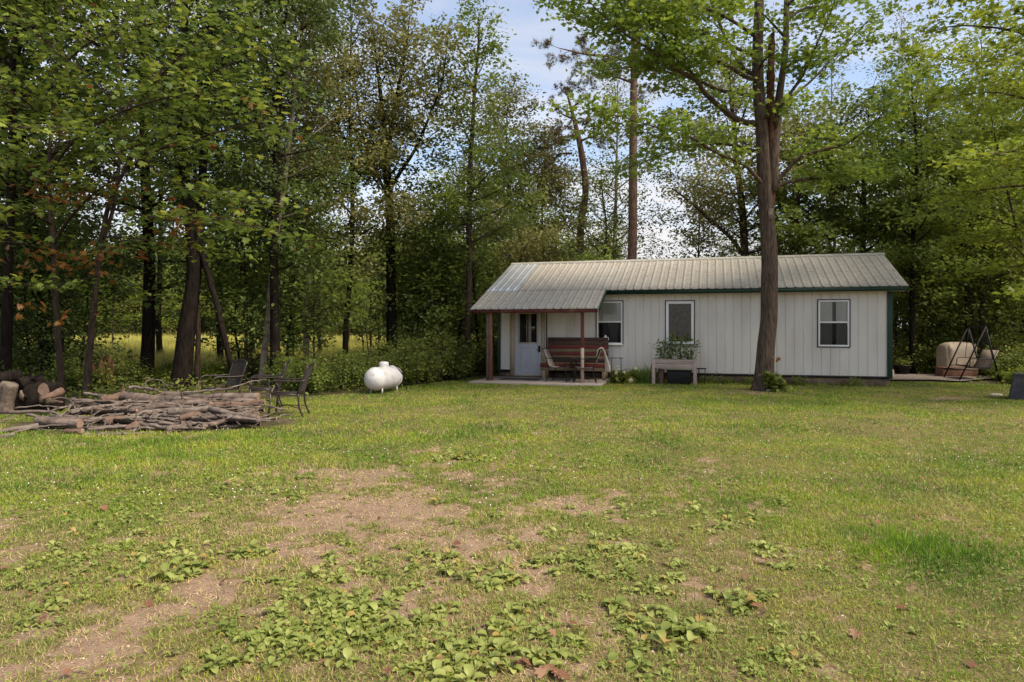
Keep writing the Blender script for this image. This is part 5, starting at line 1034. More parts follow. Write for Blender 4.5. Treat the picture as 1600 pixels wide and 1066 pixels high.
LM = [([(1188,194,11),(1168,192,10),(1151,186,9,-.2),(1127,169,8,-.5),(1103,147,7,-.8),(1086,125,6,-1.1),(1046,103,5,-1.5),(1022,81,4,-1.8),(981,56,3,-2.2),(941,24,2,-2.6),(915,-5,1.2,-2.9)],.2),
 ([(1103,147,5,-.8),(1085,118,4,-.9),(1059,95,3.5,-1.),(1041,65,3,-1.2),(1020,20,2,-1.4),(1010,-30,1,-1.5)],.2),
 ([(1186,155,8),(1171,149,7,.1),(1122,141,5.5,.4),(1098,129,4.5,.6),(1040,112,3,1.0),(990,105,2,1.4),(940,110,1,1.8)],.25),
 ([(1184,125,8),(1167,121,7,-.2),(1134,101,6,-.6),(1082,81,5,-1.2),(1054,69,4,-1.5),(1020,40,3,-1.9),(985,10,2,-2.3),(950,-30,1,-2.6)],.2),
 ([(1184,118,8),(1163,109,7.5,.1),(1148,85,7,.3),(1134,60,6,.5),(1118,20,5,.7),(1106,-10,4,.9),(1090,-80,2,1.2),(1080,-150,1,1.4)],.3),
 ([(1195,292,7),(1180,275,6.5,-.2),(1163,258,6,-.4),(1118,238,5,-.8),(1078,214,4,-1.2),(1022,198,3,-1.7),(973,183,2,-2.2),(925,172,1,-2.6)],.25),
 ([(1192,240,6),(1150,228,4,.6),(1100,225,3.2,1.2),(1040,240,2.4,1.8),(985,262,1.4,2.2)],.25),
 ([(1184,60,6),(1140,30,4,-.8),(1080,5,3,-1.6),(1000,-20,2,-2.3),(930,-30,1,-2.8)],.2),
 ([(1185,90,6),(1100,55,4,1.0),(1030,35,3,1.9),(950,40,2,2.6),(880,15,1,3.0)],.2),
 ([(1210,288,8),(1228,268,6.5,-.1),(1254,244,6,-.3),(1319,225,4.5,-.7),(1355,201,3,-1.),(1392,165,1.5,-1.3)],.18),
 ([(1210,296,7),(1230,285,5.5,.3),(1295,277,4,.7),(1349,271,2.6,1.),(1392,252,1.3,1.3)],.18),
 ([(1212,200,7),(1222,165,5,-.2),(1254,118,4,-.5),(1278,65,3,-.8),(1301,12,2,-1.1),(1312,-40,1,-1.3)],.25),
 ([(1216,175,6),(1235,152,4.5,.2),(1266,128,3.6,.4),(1319,71,2.6,.8),(1360,30,1.3,1.1)],.4),
 ([(1229,10,6),(1260,-20,4,-.5),(1300,-40,3,-1),(1345,-35,1.5,-1.4)],.2),
 ([(1186,0,7),(1150,-60,4,-.6),(1090,-100,3,-1.2),(1010,-110,2,-1.8)],.2),
 ([(1222,110,5,.3),(1245,95,3,-.2),(1262,92,1.5,-.7)],.15),([(1185,110,5),(1196,92,3,-.6),(1212,82,1.5,-1.1)],.15),([(1228,60,5,.3),(1205,35,3,-.3),(1190,20,1.5,-.8)],.2),([(1190,190,5),(1212,170,3,-.6),(1236,160,1.5,-1.1)],.3),([(1228,30,5,.4),(1262,12,3,.6),(1300,10,1.5,.9)],.2),
 ([(1184,-80,6),(1230,-140,4,.5),(1290,-170,2,1)],.2),([(1186,-160,6),(1130,-220,4,.3),(1060,-240,2,.8)],.2)]
for pts, f0 in LM:
    P, R = rel(pts, Zm, B); T.limb(P, R[0], max(R[-1], .004), 8, f0, k=3, dens=1.25)
maple = T.finish('maple_tree', 'tall maple with a thick furrowed trunk standing before the cabin', 'tree', B, M['bark'], G['maple'])
o = T2.build('dead_leader', M['deadwood'], maple, smooth=True); o['label'] = 'broken dead upright limb with rotten orange wood'
mb = MB(); q = px(1199, 336, Zm)-B; mb.box(q[0]-.055, q[0]+.065, -.225, -.19, q[2]-.14, q[2]+.13); mb.build('trunk_plaque', M['logbark2'], maple, bevel=.01)
sp_ = thing('maple_sprout', 'small leafy sprout with a red tip at the foot of the big maple', 'plant', gp(1212, 612)); s1, s2 = MB(), MB()
for q_ in range(7): stemplant(s1, s2, (rs.uniform(-.12, .14), rs.uniform(-.08, .08), 0), .75 if q_ < 2 else .42, 3, 26, rs, spread=.35, ls=.11, T=T_MAPLE)
s1.build('stem', M['barkm'], sp_); s2.build('foliage', G['bush'], sp_)
mb = MB(); n = 9; scatter(mb, T_MAPLE, rs.randn(n, 3)*[.05, .05, .04]+[.0, 0, .78], rs.randn(n, 3), rs.randn(n, 3)+[0, -1, .5], .09); mb.build('red_leaf_tip', G['rust'], sp_)

# two thin maples left of the pile, one tree each
def nearmaple(stems, base_x, Z, lb, limbs, seed, autos, rust=0):
    B = gbase(base_x, Z); T = Tree(seed, 'maple', .128, 8, .15, K=.85, flat=.96, droop=.12, twig=.34, spacing=.30, cl=4, sec=1.25, secr=.005)
    for st, au in zip(stems, autos):
        P, R = rel(st, Z, B); P_, R_ = T.stem(P, R, 14, 4, rough=.05)
        if au: T.auto(P_, R_, **au)
    for pts, f0 in limbs: P, R = rel(pts, Z, B); T.limb(P, R[0], .004, 7, f0, k=3, dens=1.2)
    o = T.finish('maple_tree', lb, 'tree', B, M['barkm'], G['nearmaple'])
    return o, B
nm1, B1 = nearmaple([[(98,621,11),(96,590,10),(90,520,9),(86,440,9),(84,380,8),(78,330,6),(76,260,5,-.2),(84,160,4,-.4),(92,60,3,-.6),(96,-60,2,-.8),(98,-160,1,-1)]], 98, 15.8, 'thin maple with rust-tinted lower leaves, left of its twin', 
 [([(84,380,6),(110,340,5,-.6),(150,300,4,-1.3),(205,265,3,-2.2),(270,240,1.5,-3.)],.25),([(80,350,5),(40,330,4,-1),(0,325,3,-2),(-60,330,1.5,-3)],.25),([(85,400,4),(50,385,3,-.8),(10,378,2,-1.5),(-40,372,1,-2.2)],.3),([(77,270,5),(120,215,4,-1),(190,175,3,-2),(270,150,2,-3),(340,142,1,-3.7)],.25),
  ([(78,300,5),(30,260,4,-1.2),(-30,240,3,-2.4),(-90,240,1,-3.4)],.2),([(80,200,4),(30,150,3,-1.3),(-30,125,2,-2.4)],.2),([(88,110,4),(150,60,3,-1.5),(220,40,2,-2.6),(300,30,1,-3.4)],.25),([(90,80,4),(40,40,3,-1.2),(-20,20,2,-2.2)],.2),([(80,240,4),(110,200,3,1),(160,180,2,2),(220,170,1,2.6)],.3)], 21, [dict(lo=.42, Rc=2.3, n=16, e0=.2, e1=.9)])
nm2, B2 = nearmaple([[(133,622,12),(135,600,11),(140,545,10),(147,480,9),(153,420,8.5),(160,370,8),(170,320,6),(195,265,5,-.2),(225,200,4,-.5),(250,120,3,-.8),(262,20,2,-1.1),(268,-80,1,-1.3)],[(157,385,6),(176,330,5.5,.2),(185,270,5,.3),(188,180,4,.4),(190,80,3,.5),(192,-30,1.5,.6)]], 133, 15.5, 'thin maple leaning right with sprays of big light green leaves',
 [([(170,325,5),(215,335,4,-.9),(270,345,3.4,-1.8),(330,338,2.6,-2.6),(385,352,1.6,-3.2),(430,362,1,-3.6)],.3),([(195,265,5),(245,235,4,-.9),(310,215,3,-1.9),(380,195,2,-2.8),(450,170,1,-3.6)],.2),([(160,370,4),(200,372,3,-.6),(245,378,2,-1.2),(300,392,1,-1.8)],.35),([(225,200,4),(290,140,3,-1),(360,100,2,-2),(430,85,1,-2.8)],.2),([(186,260,4),(140,215,3,-1.4),(90,200,2,-2.6),(30,200,1,-3.8)],.25),
  ([(188,180,4),(240,120,3,1),(310,90,2,2),(380,70,1,2.8)],.2),([(250,120,4),(310,60,3,-.6),(390,20,2,-1.2)],.2),([(210,235,4),(265,285,3,-1),(330,300,2,-2),(390,318,1,-2.8)],.25),([(153,430,3),(120,440,2,-1),(70,448,1.4,-2),(20,440,1,-2.8)],.3),([(148,470,3),(180,468,2,-.4),(225,470,1,-.8)],.3)], 22, [dict(lo=.5, Rc=2.2, n=14, e0=.2, e1=.9), dict(lo=.4, Rc=2.0, n=10, e0=.2, e1=.9)])
for par, Bp, pts in ((nm1, B1, [(90,300,-1,30),(95,400,-.8,26),(120,410,-.9,16),(20,400,-1,12)]), (nm2, B2, [(160,395,-1,20),(285,345,-1.8,26),(178,300,-.4,18),(66,485,-2.,9)])):
    mb = MB()
    for x, y, dz, n in pts:
        n = int(n*1.6); c = px(x, y, 15.6+dz)-Bp; scatter(mb, T_MAPLE, c+rs.randn(n, 3)*[.35, .35, .16], rs.randn(n, 3)*[1, 1, .4]-[0, 0, .5], rs.randn(n, 3)*.5+[0, 0, 1], rs.uniform(.1, .17, n))
    mb.build('rust_leaves', G['rust'], par)

def auto_tree(name, lb, x, Z, H, r0, seed, leafm, barkm, lo=.25, Rc=2.6, n=30, leaf='oval', size=.1, lpc=12, lean=(0, 0), e0=.15, e1=.95, group=None, dens=1., pts=None, second=None, sig=.17, flat=.4, top_px=None, curve=.25, prof=None, cl=4, spacing=.3, sec=1.2, bias=None, wig=.05, K=1.8):
    B = gbase(x, Z); T = Tree(seed, leaf, size, lpc, sig, flat=flat, spacing=spacing, cl=cl, sec=sec, K=K)
    if pts: P, R = rel(pts, Z, B)
    else:
        k = 8; t = np.linspace(0, 1, k); rr = np.random.RandomState(seed+500); P = np.c_[lean[0]*t**1.3*H+np.r_[0, np.cumsum(rr.randn(k-1))*wig*1.5], lean[1]*t*H+np.r_[0, np.cumsum(rr.randn(k-1))*wig], t*H]; R = r0*(1-t*.93)**.85
    P_, R_ = T.stem(P, R, 12, 4, flare=.25, rough=.05); T.auto(P_, R_, lo=lo, Rc=Rc, n=n, e0=e0, e1=e1, dens=dens, curve=curve, prof=prof, bias=bias)
    for s_ in (second or []):
        P, R = rel(s_[0], Z, B); P_, R_ = T.stem(P, R, 10, 3, rough=.04)
        if s_[1]: T.auto(P_, R_, **s_[1])
    return T.finish(name, lb, 'tree', B, barkm, leafm, group)
up = lambda v: 1.0-.75*v
# named trees, left to right
AT = auto_tree
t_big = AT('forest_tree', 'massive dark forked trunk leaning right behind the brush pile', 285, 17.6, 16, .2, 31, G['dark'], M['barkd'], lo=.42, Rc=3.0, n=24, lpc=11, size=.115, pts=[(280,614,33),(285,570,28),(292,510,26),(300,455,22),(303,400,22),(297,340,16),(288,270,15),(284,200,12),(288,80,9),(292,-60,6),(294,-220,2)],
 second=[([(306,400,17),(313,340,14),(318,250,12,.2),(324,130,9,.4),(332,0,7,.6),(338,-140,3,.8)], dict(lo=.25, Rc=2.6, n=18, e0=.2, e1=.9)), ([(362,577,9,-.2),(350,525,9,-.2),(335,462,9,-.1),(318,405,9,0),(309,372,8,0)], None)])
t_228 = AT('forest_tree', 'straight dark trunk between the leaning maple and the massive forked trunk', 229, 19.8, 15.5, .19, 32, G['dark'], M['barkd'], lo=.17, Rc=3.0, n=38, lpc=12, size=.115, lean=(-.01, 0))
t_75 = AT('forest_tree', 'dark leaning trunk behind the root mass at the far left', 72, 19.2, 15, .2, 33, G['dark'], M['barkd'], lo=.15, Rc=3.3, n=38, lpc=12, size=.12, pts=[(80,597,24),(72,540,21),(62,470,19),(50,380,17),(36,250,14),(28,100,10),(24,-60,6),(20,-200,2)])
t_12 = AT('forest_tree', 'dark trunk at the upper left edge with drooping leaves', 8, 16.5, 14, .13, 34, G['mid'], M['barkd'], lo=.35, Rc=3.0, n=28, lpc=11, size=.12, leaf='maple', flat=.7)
t_310 = AT('slender_tree', 'pale slender trunk just right of the massive forked trunk', 307, 18.8, 10, .075, 35, G['mid'], M['barkm'], lo=.25, Rc=1.5, n=20, lpc=10, size=.1, K=2.6)
t_386 = AT('slender_tree', 'slender brown trunk behind the half-hidden lattice chair', 385, 19.5, 9, .06, 36, G['mid'], M['barkm'], lo=.3, Rc=1.6, n=22, lpc=10, size=.1, K=2.6)
t_418 = AT('forest_tree', 'tall dark trunk growing beside a pale birch behind the chairs', 430, 18.6, 17, .15, 37, G['dark'], M['barkd'], lo=.2, Rc=2.4, n=40, lpc=13, size=.11, pts=[(431,606,17),(430,540,15),(429,470,14),(428,390,13),(431,300,12),(434,200,11),(437,90,9),(438,-40,7),(440,-180,4),(440,-300,2)], K=3.0)
t_brc = AT('birch_tree', 'pale birch crossing the dark trunk behind the chairs', 409, 18.9, 16, .1, 38, G['olive'], M['birch'], lo=.35, Rc=1.9, n=28, lpc=12, size=.075, pts=[(408,604,11),(412,560,10),(419,500,10),(425,430,9.5),(434,350,9),(446,270,8),(456,180,7),(468,80,5),(480,-20,4),(488,-140,2)], e0=.4, e1=1.1, K=2.2)
t_450 = AT('birch_tree', 'tall loose-crowned birch left of the dark trunk fork', 478, 21.5, 14.5, .10, 39, G['olive'], M['birch'], lo=.28, Rc=2.0, n=34, lpc=12, size=.10, lean=(.01, 0), e0=.3, e1=1.1, K=3.2)
t_540 = AT('slender_tree', 'dark slender trunk with a low side branch over the field', 539, 21.3, 12.5, .10, 40, G['olive'], M['barkd'], lo=.15, Rc=2.1, n=38, lpc=12, size=.11, lean=(.004, 0), K=3.6)
t_612 = AT('forest_tree', 'dark trunk behind the tank that forks high into an open crown', 612, 22.2, 12.5, .18, 41, G['olive'], M['barkd'], lo=.28, Rc=1.9, n=16, lpc=10, size=.12, K=4.0, pts=[(612,592,18),(612,540,16),(611,480,16),(611,400,15),(609,330,14),(604,260,12.5),(601,220,9),(597,170,7),(590,110,5),(584,60,3),(580,28,1)], sec=1.0,
 second=[([(603,250,9),(610,205,8,.1),(618,160,6,.2),(628,110,5,.3),(636,65,3,.4),(640,25,1.5,.5)], dict(lo=.1, Rc=1.7, n=14, e0=.4, e1=1.1)), ([(607,300,7),(625,270,6,-.3),(648,235,5,-.6),(668,190,4,-.9),(690,130,3,-1.1),(700,60,1.5,-1.3)], dict(lo=.15, Rc=1.3, n=12, e0=.3, e1=1.1)), ([(607,310,6),(590,275,5,.3),(572,235,4,.6),(560,170,3,.9),(552,100,1.5,1.2)], dict(lo=.15, Rc=1.3, n=12, e0=.3, e1=1.1))])
t_732 = AT('forest_tree', 'straight slim trunk just left of the porch with a pointed crown', 731, 22.0, 12.1, .115, 42, G['mid'], M['barkm'], lo=.36, Rc=2.2, n=36, lpc=12, size=.12, flat=.7, pts=[(731,590,11),(731,520,10.5),(733,440,9.5),(733,380,9),(733,300,8),(737,220,7),(741,150,5.5),(746,90,4),(750,30,1.5)], prof=lambda v: .95-.62*v, K=3.2)
t_735 = AT('slender_tree', 'thin leaning stem close behind the slim trunk by the porch', 752, 23.0, 7.0, .05, 43, G['mid'], M['barkd'], lo=.3, Rc=1.3, n=14, lpc=10, size=.1, lean=(-.08, 0))
t_795 = AT('birch_tree', 'round-crowned tree rising behind the left end of the roof', 806, 27.5, 11.0, .12, 44, G['olive'], M['barkm'], lo=.16, Rc=2.9, n=42, lpc=13, size=.12, K=3.0)
t_850 = AT('birch_tree', 'small loose tree behind the roof left of the crooked pine', 850, 29.5, 9.6, .1, 45, G['olive'], M['barkm'], lo=.2, Rc=2.3, n=32, lpc=13, size=.12, K=2.8)
# crooked pine with few tufts
B = gbase(905, 27.0); T = Tree(46, 'needle', .15, 8, .07, flat=.2, spacing=.22, cl=4, sec=.6, twig=.22, droop=0, secr=.010)
P, R = rel([(905,590,14),(905,480,13),(907,400,11.5),(908,350,11),(915,300,10.5),(912,262,10),(906,225,9),(899,195,7),(893,172,5),(887,150,3),(884,138,1.5)], 27.0, B); P_, R_ = T.stem(P, R, 14, 4, rough=.06)
for pts in ([(899,212,5),(880,215,4,-.3),(865,225,3,-.6),(858,240,2,-.8)], [(893,240,4),(872,242,3,.4),(862,262,2.4,.7),(864,280,1.6,.8)], [(893,185,4),(878,178,3,.3),(868,165,2,.5)], [(891,170,3.5),(905,160,3,-.3),(915,150,2,-.6)], [(897,192,4),(915,188,3,.4),(930,180,2,.7)], [(904,222,4),(925,214,3,-.5),(938,218,2,-.9)], [(887,150,3),(877,140,2,.1)], [(886,148,3),(893,134,2,.1)], [(895,185,3),(884,200,2,-1),(876,205,1.5,-1.3)]):
    P, R = rel(pts, 27.0, B); T.limb(P, R[0], .01, 6, .45, k=3, dens=.75)
T.finish('pine_tree', 'crooked half-bare pine with scattered needle tufts behind the roof', 'tree', B, M['barkp'], G['pine'])
B = gbase(988, 25.5); T = Tree(47, 'needle', .17, 8, .09, flat=.2, spacing=.32, cl=3, sec=.9, twig=.25, droop=0, secr=.010)
P, R = rel([(988,592,15),(988,480,14.5),(988,400,14),(989,320,13.5),(989,240,12.5),(990,160,11.5),(991,80,10),(992,0,8),(993,-120,7),(993,-220,3)], 25.5, B); P_, R_ = T.stem(P, R, 14, 4, rough=.05); T.auto(P_, R_, lo=.56, Rc=2.0, n=20, e0=.0, e1=.7, dens=.7, f0=.45)
for pts in ([(990,95,5),(950,88,4,-.6),(915,85,3,-1.),(885,78,2,-1.4),(872,75,1.5,-1.6)], [(990,130,5),(960,120,3.5,.8),(930,118,2,1.4)]): P, R = rel(pts, 25.5, B); T.limb(P, R[0], .01, 6, .35, k=3, dens=.8)
T.finish('pine_tree', 'tall straight pine with a bare reddish trunk behind the roof', 'tree', B, M['barkp'], G['pine'])
AT('leafy_tree', 'low green tree behind the roof between the two pines', 944, 26.5, 7.7, .1, 48, G['mid'], M['barkm'], lo=.14, Rc=1.9, n=34, lpc=13, size=.10)
AT('birch_tree', 'tall birch whose crown hides the upper straight pine', 962, 28.5, 12.5, .12, 49, G['olive'], M['birch'], lo=.3, Rc=2.3, n=34, lpc=11, size=.10)
AT('leafy_tree', 'spreading grey-barked tree behind the roof left of the big maple', 1160, 25.5, 10.5, .13, 50, G['olive'], M['barkm'], lo=.34, Rc=3.2, n=34, lpc=10, size=.115, K=2.4, pts=[(1172,592,14),(1170,500,13),(1165,410,12),(1160,330,11),(1152,260,9),(1146,190,7),(1140,130,5),(1136,90,2)], second=[([(1164,402,7),(1140,370,6,-.3),(1105,340,5,-.7),(1078,315,4,-1.),(1050,295,2,-1.3)], dict(lo=.3, Rc=1.1, n=12, e0=.2, e1=.8))])
AT('leafy_tree', 'low airy tree behind the roof near the pale patch of sky', 1088, 28.5, 8.0, .08, 51, G['olive'], M['barkm'], lo=.3, Rc=2.1, n=30, lpc=9, size=.12, K=2.0)
AT('leafy_tree', 'bushy maple behind the roof just right of the big maple', 1250, 24.8, 9.3, .13, 52, G['mid'], M['barkm'], lo=.2, Rc=2.7, n=40, lpc=12, size=.12, leaf='maple', flat=.7)
AT('leafy_tree', 'bushy maple behind the right end of the roof', 1345, 25.5, 10.2, .14, 53, G['mid'], M['barkm'], lo=.18, Rc=3.0, n=42, lpc=12, size=.12, leaf='maple', flat=.7)
AT('birch_tree', 'tall thin-topped birch behind the right end of the roof', 1300, 29, 13.5, .09, 54, G['olive'], M['birch'], lo=.45, Rc=1.6, n=26, lpc=8, size=.085, e0=.5, e1=1.25)
AT('birch_tree', 'tall sparse birch with white upper twigs right of the roof end', 1415, 28, 14.5, .09, 55, G['olive'], M['birch'], lo=.4, Rc=1.8, n=28, lpc=7, size=.085, e0=.5, e1=1.25)
AT('slender_tree', 'straight dark trunk just right of the cabin corner', 1426, 23.2, 11.5, .10, 56, G['mid'], M['barkd'], lo=.2, Rc=2.3, n=38, lpc=11, size=.11, flat=.7, leaf='maple')
AT('slender_tree', 'thin stem leaning left behind the swing seat', 1514, 23.2, 8.5, .06, 57, G['lime'], M['barkd'], lo=.35, Rc=1.7, n=20, lpc=10, size=.11, lean=(-.1, 0), flat=.7)
AT('slender_tree', 'thin upright trunk behind the left top corner of the swing frame', 1519, 24.4, 11, .085, 58, G['mid'], M['barkm'], lo=.3, Rc=2.2, n=28, lpc=10, size=.11, flat=.7, lean=(-.01, 0))
AT('slender_tree', 'brown trunk behind the right top corner of the swing frame', 1541, 23.5, 11.5, .11, 59, G['lime'], M['barkm'], lo=.28, Rc=2.4, n=30, lpc=11, size=.115, leaf='maple', flat=.75, lean=(.012, 0))
AT('slender_tree', 'leaning bare-stemmed young tree at the right edge', 1625, 19.5, 8.5, .06, 60, G['lime'], M['barkm'], lo=.38, Rc=2.0, n=20, lpc=10, size=.115, lean=(-.16, 0), flat=.75)
# big yellow-green maple overhanging from the right
B = gbase(1830, 15.5); T = Tree(61, 'maple', .12, 10, .16, K=1.35, flat=.92, droop=.1, twig=.34, spacing=.27, cl=5, sec=1.4)
P, R = rel([(1830,618,30),(1826,500,26),(1820,350,22),(1812,200,18),(1800,60,14),(1790,-100,9),(1785,-260,4)], 15.5, B); P_, R_ = T.stem(P, R, 14, 4, flare=.25, rough=.05)
for pts in ([(1822,380,10),(1760,335,7,.4),(1690,300,5,.8),(1600,290,4,1.2),(1520,300,2,1.6),(1470,318,1,1.8)], [(1818,290,10),(1740,220,8,-.3),(1650,170,6,-.6),(1560,145,4,-.9),(1490,150,2,-1.1)], [(1815,240,10),(1750,150,7,.6),(1680,90,5,1.2),(1590,50,4,1.8),(1500,40,2,2.3),(1455,50,1,2.6)], [(1808,160,9),(1740,60,7,-.8),(1650,0,5,-1.5),(1560,-30,3,-2.1),(1480,-40,1,-2.6)],
 [(1800,60,8),(1730,-40,6,.4),(1640,-90,4,.9),(1540,-110,2,1.4)], [(1824,440,8),(1760,420,6,.8),(1690,410,4,1.5),(1600,415,3,2.2),(1530,425,1.5,2.8)], [(1820,340,8),(1760,290,6,-.9),(1690,250,4,-1.7),(1620,235,3,-2.4),(1560,240,1.5,-3.)], [(1826,470,7),(1770,460,5,-.8),(1710,452,3,-1.5),(1640,455,2,-2)], [(1815,230,8),(1750,200,6,1.5),(1680,185,4,2.6),(1600,195,3,3.4),(1520,215,1.5,4)], [(1812,200,8),(1740,120,6,1.9),(1650,60,4,3.1),(1560,95,3,4),(1450,90,1.5,4.6)],
 [(1822,400,8),(1750,360,6,1.6),(1660,350,4,2.6),(1580,360,3,3.4),(1500,380,1.5,4)]):
    P, R = rel(pts, 15.5, B); T.limb(P, R[0], .005, 8, .18, k=3, dens=1.25)
T.finish('maple_tree', 'yellow-green maple overhanging the yard from the right edge', 'tree', B, M['bark'], G['lime'])
# ---- prototypes for the mass of the woods
def proto(seed, H, r0, leafm, barkm, **k): return AT('forest_tree', None, 800, 400, H, r0, seed, leafm, barkm, **k)
p_a = proto(71, 12, .12, G['mid'], M['barkm'], lo=.08, Rc=2.8, n=40, lpc=11, size=.135, K=1.25)
p_b = proto(72, 10, .10, G['lime'], M['barkm'], lo=.05, Rc=2.6, n=38, lpc=11, size=.135, flat=.8, K=1.2)
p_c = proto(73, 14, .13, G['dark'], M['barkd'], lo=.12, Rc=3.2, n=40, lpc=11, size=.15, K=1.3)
p_d = proto(74, 5, .05, G['bush'], M['barkm'], lo=.06, Rc=1.6, n=26, lpc=11, size=.11, sec=.9)
p_e = proto(75, 11, .12, G['olive'], M['barkm'], lo=.03, Rc=3.6, n=46, lpc=15, size=.26, sig=.35)
used = set(); rw = np.random.RandomState(99)
def place(p, x, Z, lb, group, sc=None, name=None):
    s_ = sc or rw.uniform(.85, 1.2); b_ = gbase(x, Z)
    if p not in used: used.add(p); o = p; o.location = b_.tolist(); o.rotation_euler = (0, 0, rw.rand()*6.28); o.scale = (s_,)*3; o['label'] = lb; o['group'] = group
    else: o = copy_thing(p, b_, rw.rand()*6.28, s_, lb, group)
    if name: o.name = name
    return o
GR = 'trees in the dense wood right of the cabin'
for k, (x, Z) in enumerate(((1450,29),(1490,33),(1560,29),(1600,25),(1660,27),(1610,34),(1440,37),(1385,34),(1500,40),(1580,42),(1700,33),(1760,27),(1340,40),(1660,40))):
    place((p_a, p_b, p_b, p_a, p_b)[k % 5], x, Z, 'one of the many leafy trees making up the dense wood right of the cabin', GR)
GR2 = 'young trees filling the wood behind the swing seat'
for k, (x, Z, s_) in enumerate(((1405,25,.9),(1450,24,.8),(1470,27,1.1),(1530,25,.9),(1565,24,.9),(1600,24,1.1),(1640,22,1),(1500,29,1.2),(1435,28,1.2),(1555,28,1.3),(1620,27,1.2),(1580,31,1.4),(1475,33,1.4),(1410,33,1.4),(1530,34,1.5),(1650,31,1.4))):
    place(p_d, x, Z, 'one of the leafy young trees filling the wood behind the swing seat', GR2, s_*1.15)
GB = 'trees far behind the cabin roof'
for k, (x, Z, s_) in enumerate(((770,36,.62),(840,38,.7),(905,36,.62),(965,37,.62),(1090,44,.55),(1140,36,.6),(1200,34,.7),(1240,40,.85),(1290,33,.75),(1010,52,.55))):
    place((p_a, p_e)[0] if k % 2 else p_b, x, Z, 'one of the low leafy trees showing just above the cabin roof', GB, s_)
GLF = 'dark trees at the left edge of the yard'
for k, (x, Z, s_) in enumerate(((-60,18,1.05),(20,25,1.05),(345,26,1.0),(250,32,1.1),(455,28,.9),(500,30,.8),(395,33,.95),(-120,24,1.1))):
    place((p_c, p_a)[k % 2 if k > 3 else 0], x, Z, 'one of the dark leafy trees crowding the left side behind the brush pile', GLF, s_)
p_s = proto(76, 4.6, .035, G['mid'], M['barkm'], lo=.08, Rc=1.5, n=26, lpc=10, size=.105, sec=.8, leaf='maple', flat=.85, K=1.5)
p_t = proto(77, 5.5, .04, G['dark'], M['barkd'], lo=.10, Rc=1.7, n=28, lpc=11, size=.11, sec=.9, K=1.7)
GS2 = 'leafy saplings between the left trunks'
for k, (x, Z, s_) in enumerate(((-20,18,1.0),(15,19.5,1.1),(45,18,.8),(70,21,1.2),(105,18.5,.75),(125,21.5,1.1),(375,21.5,1.1),(398,20,1.0),(445,19.8,1.1),(488,20,1.0),(625,25,1.2),(650,22.5,1.1),(668,24.5,1.25),(692,22.5,1.2),(712,24,1.1),(745,25,1.0),(20,24,1.4),(95,26,1.5))):
    place((p_t, p_s)[k % 2] if x < 470 else (p_s, p_t)[(k % 3) // 2], x, Z, 'one of the leafy saplings filling the gaps between the left trunks', GS2, s_*.95)
GM = 'trees behind the bushes between tank and porch'
for k, (x, Z, s_) in enumerate(((655,27,.62),(690,25,.55),(770,27,.6),(720,30,.7),(640,34,.7),(580,38,.62),(790,31,.6))):
    place((p_b, p_a)[k % 2], x, Z, 'one of the mid-height green trees behind the bushes between tank and porch', GM, s_)
GF = 'treeline on the far side of the field'
for k in range(60):
    X_ = -92+(k//2)*3.6+rw.randn()*.8; Z_ = rw.uniform(78, 88)+(k % 2)*14; place(p_e, 800+X_/Z_*F, Z_, 'one of the trees in the far treeline across the field', GF, rw.uniform(.85, 1.15))
p_f = proto(78, 9, .09, G['lime'], M['barkm'], lo=.24, Rc=2.5, n=34, lpc=11, size=.14, flat=.7, K=1.5)
GN = 'light green trees standing in the field behind the left trunks'
for k, (x, Z, s_) in enumerate(((30,34,.7),(110,38,.75),(250,44,.7),(350,46,.8),(420,36,.62),(455,43,.75),(545,47,.75),(-40,34,.8),(620,44,.7),(680,42,.7),(-10,40,.8),(175,42,.7),(290,50,.8),(730,46,.8),(150,48,.8),(400,52,.9),(580,55,.9))):
    place(p_f, x, Z, 'one of the light green trees standing in the field behind the left trunks', GN, s_)
# ---- undergrowth bushes
GU = 'bushes along the left edge of the lawn'
def bush(seed, h, wd, lm, nst=14, ls=.075, leaves=90):
    r = np.random.RandomState(seed); o = thing('bush', None, 'bush'); s1, s2 = MB(), MB()
    for q in range(nst):
        a = r.rand()*6.28; rr = wd*r.rand()**.6; x, y = rr*math.cos(a)*.5, rr*math.sin(a)*.5; hh = h*r.uniform(.5, 1.05)*(1-.45*(rr/wd)**2)
        e = np.array([x*2.0, y*2.0, hh]); P = smooth_path([(x, y, 0), (x*1.3, y*1.3, hh*.55), e], 5); s1.tube(P, np.linspace(.009, .003, len(P)), 4, cap=False)
        for c in range(5):
            u = r.uniform(.15, 1); p = P[int(u*(len(P)-1))]; tip = p+unit(r.randn(3)*[1, 1, .5]+[x, y, .2])*r.uniform(.12, .38); s1.tube([p, tip], [.004, .002], 3, cap=False); n = leaves//5
            uu = r.rand(n, 1); P2 = p*(1-uu)+tip*uu+r.randn(n, 3)*.07; scatter(s2, T_OVAL, P2, r.randn(n, 3)*[1, 1, .5]-[0, 0, .2], r.randn(n, 3)*.5+[0, 0, 1], ls*r.uniform(.6, 1.3, n))
    s1.build('stems', M['barkm'], o); s2.build('foliage', lm, o); return o
b_a = bush(81, 1.3, 1.0, G['bush'], 26); b_b = bush(82, .95, .9, G['mid'], 24, .07); b_c = bush(83, 1.7, .9, G['bush'], 26, .085); b_d = bush(84, .6, .7, G['lime'], 20, .07, 80)
for b_ in (b_a, b_b, b_c, b_d): pass
def pb(p, x, Z, lb, g, s_=None): return place(p, x, Z, lb, g, s_)
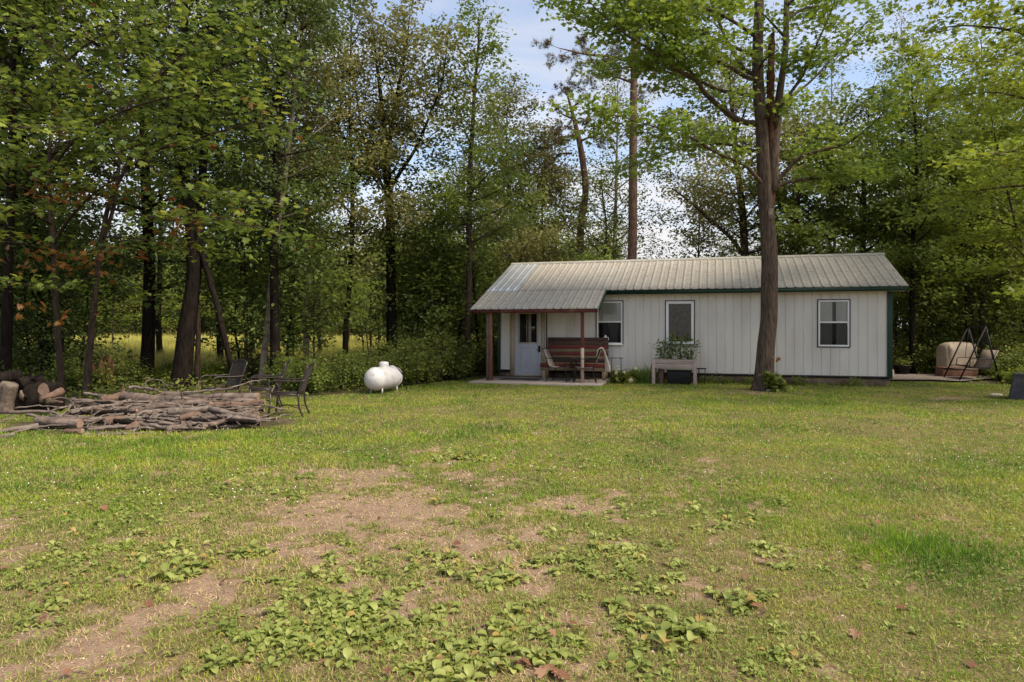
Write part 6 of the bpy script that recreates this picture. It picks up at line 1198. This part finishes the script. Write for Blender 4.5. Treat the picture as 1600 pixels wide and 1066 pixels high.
LBE = [(492,16.6,b_b,1),(520,17.4,b_a,.85),(548,18.0,b_b,1.1),(470,17.0,b_b,.9),(575,18.6,b_a,.9),(640,19.0,b_a,1.05),(622,18.6,b_b,.9),(665,19.8,b_c,1.0),(690,20.4,b_a,1.2),(712,21.4,b_c,1.0),(745,22.8,b_c,.9),(765,24.2,b_a,1.1),(655,21.6,b_c,1.15),(600,20.2,b_a,1),(450,18.2,b_b,1),(675,22.5,b_c,1.3),(630,23,b_c,1.1),(785,26,b_c,1.2)]
for x, Z, p, s_ in LBE: pb(p, x, Z, 'one of the leafy bushes lining the lawn between the tank and the porch', GU, s_)
for x, Z, p, s_ in [(20,17.5,b_b,.9),(-30,16,b_b,1),(110,17.2,b_b,1.0),(165,17.5,b_a,.85),(190,19,b_b,.9),(60,21,b_a,1.0),(250,19.5,b_d,.8),(320,19.5,b_d,.9),(345,21,b_d,.9),(150,22.5,b_a,.7),(270,22,b_d,.9),(400,20.5,b_b,.8),(220,21.5,b_d,.9),(375,22.5,b_d,.9),(0,20,b_a,1.2)]: pb(p, x, Z, 'one of the low dark shrubs behind the brush pile and chairs', 'shrubs behind the brush pile', s_)
for x, Z, p, s_ in [(1408,24,b_a,1.1),(1440,25,b_c,1.1),(1465,24,b_a,1),(1560,22.5,b_a,1.1),(1590,21,b_b,1.2),(1620,20.3,b_a,1.1),(1578,20.3,b_b,.9),(1545,24,b_c,1.2),(1610,23.5,b_c,1.3),(1500,25,b_c,1.2),(1650,22,b_c,1.2),(1480,28,b_c,1.5),(1530,29,b_c,1.5),(1580,27,b_c,1.5),(1425,29,b_c,1.5),(1600,19.2,b_d,.9),(1640,18.5,b_b,.9),(1560,31,b_c,1.7),(1630,29,b_c,1.7),(1455,31,b_c,1.6)]: pb(p, x, Z, 'one of the bushes in the undergrowth around and behind the swing seat', 'undergrowth bushes behind the swing seat', s_)
# dead pale branches seen over the field
B = gbase(580, 25); T = MB(); r = np.random.RandomState(7)
for x0, y0, h in ((577, 560, 55), (568, 545, 50), (592, 560, 45)):
    P = px(x0, y0, 25)-B; e = px(x0+r.uniform(-8, 8), y0-h, 25)-B; T.tube(smooth_path([P*[1, 1, 0], P, e], 4), np.linspace(.05, .012, 9), 6)
    for k in range(6): q = P+(e-P)*r.uniform(.2, 1); T.tube([q, q+[r.uniform(-.4, .4), r.uniform(-.3, .3), r.uniform(.1, .45)]], [.018, .005], 4)
o = T.build('dead_tree', M['birch'], None, smooth=True, label='bleached dead branching stems standing before the open field', cat='dead tree'); o.location = B.tolist()
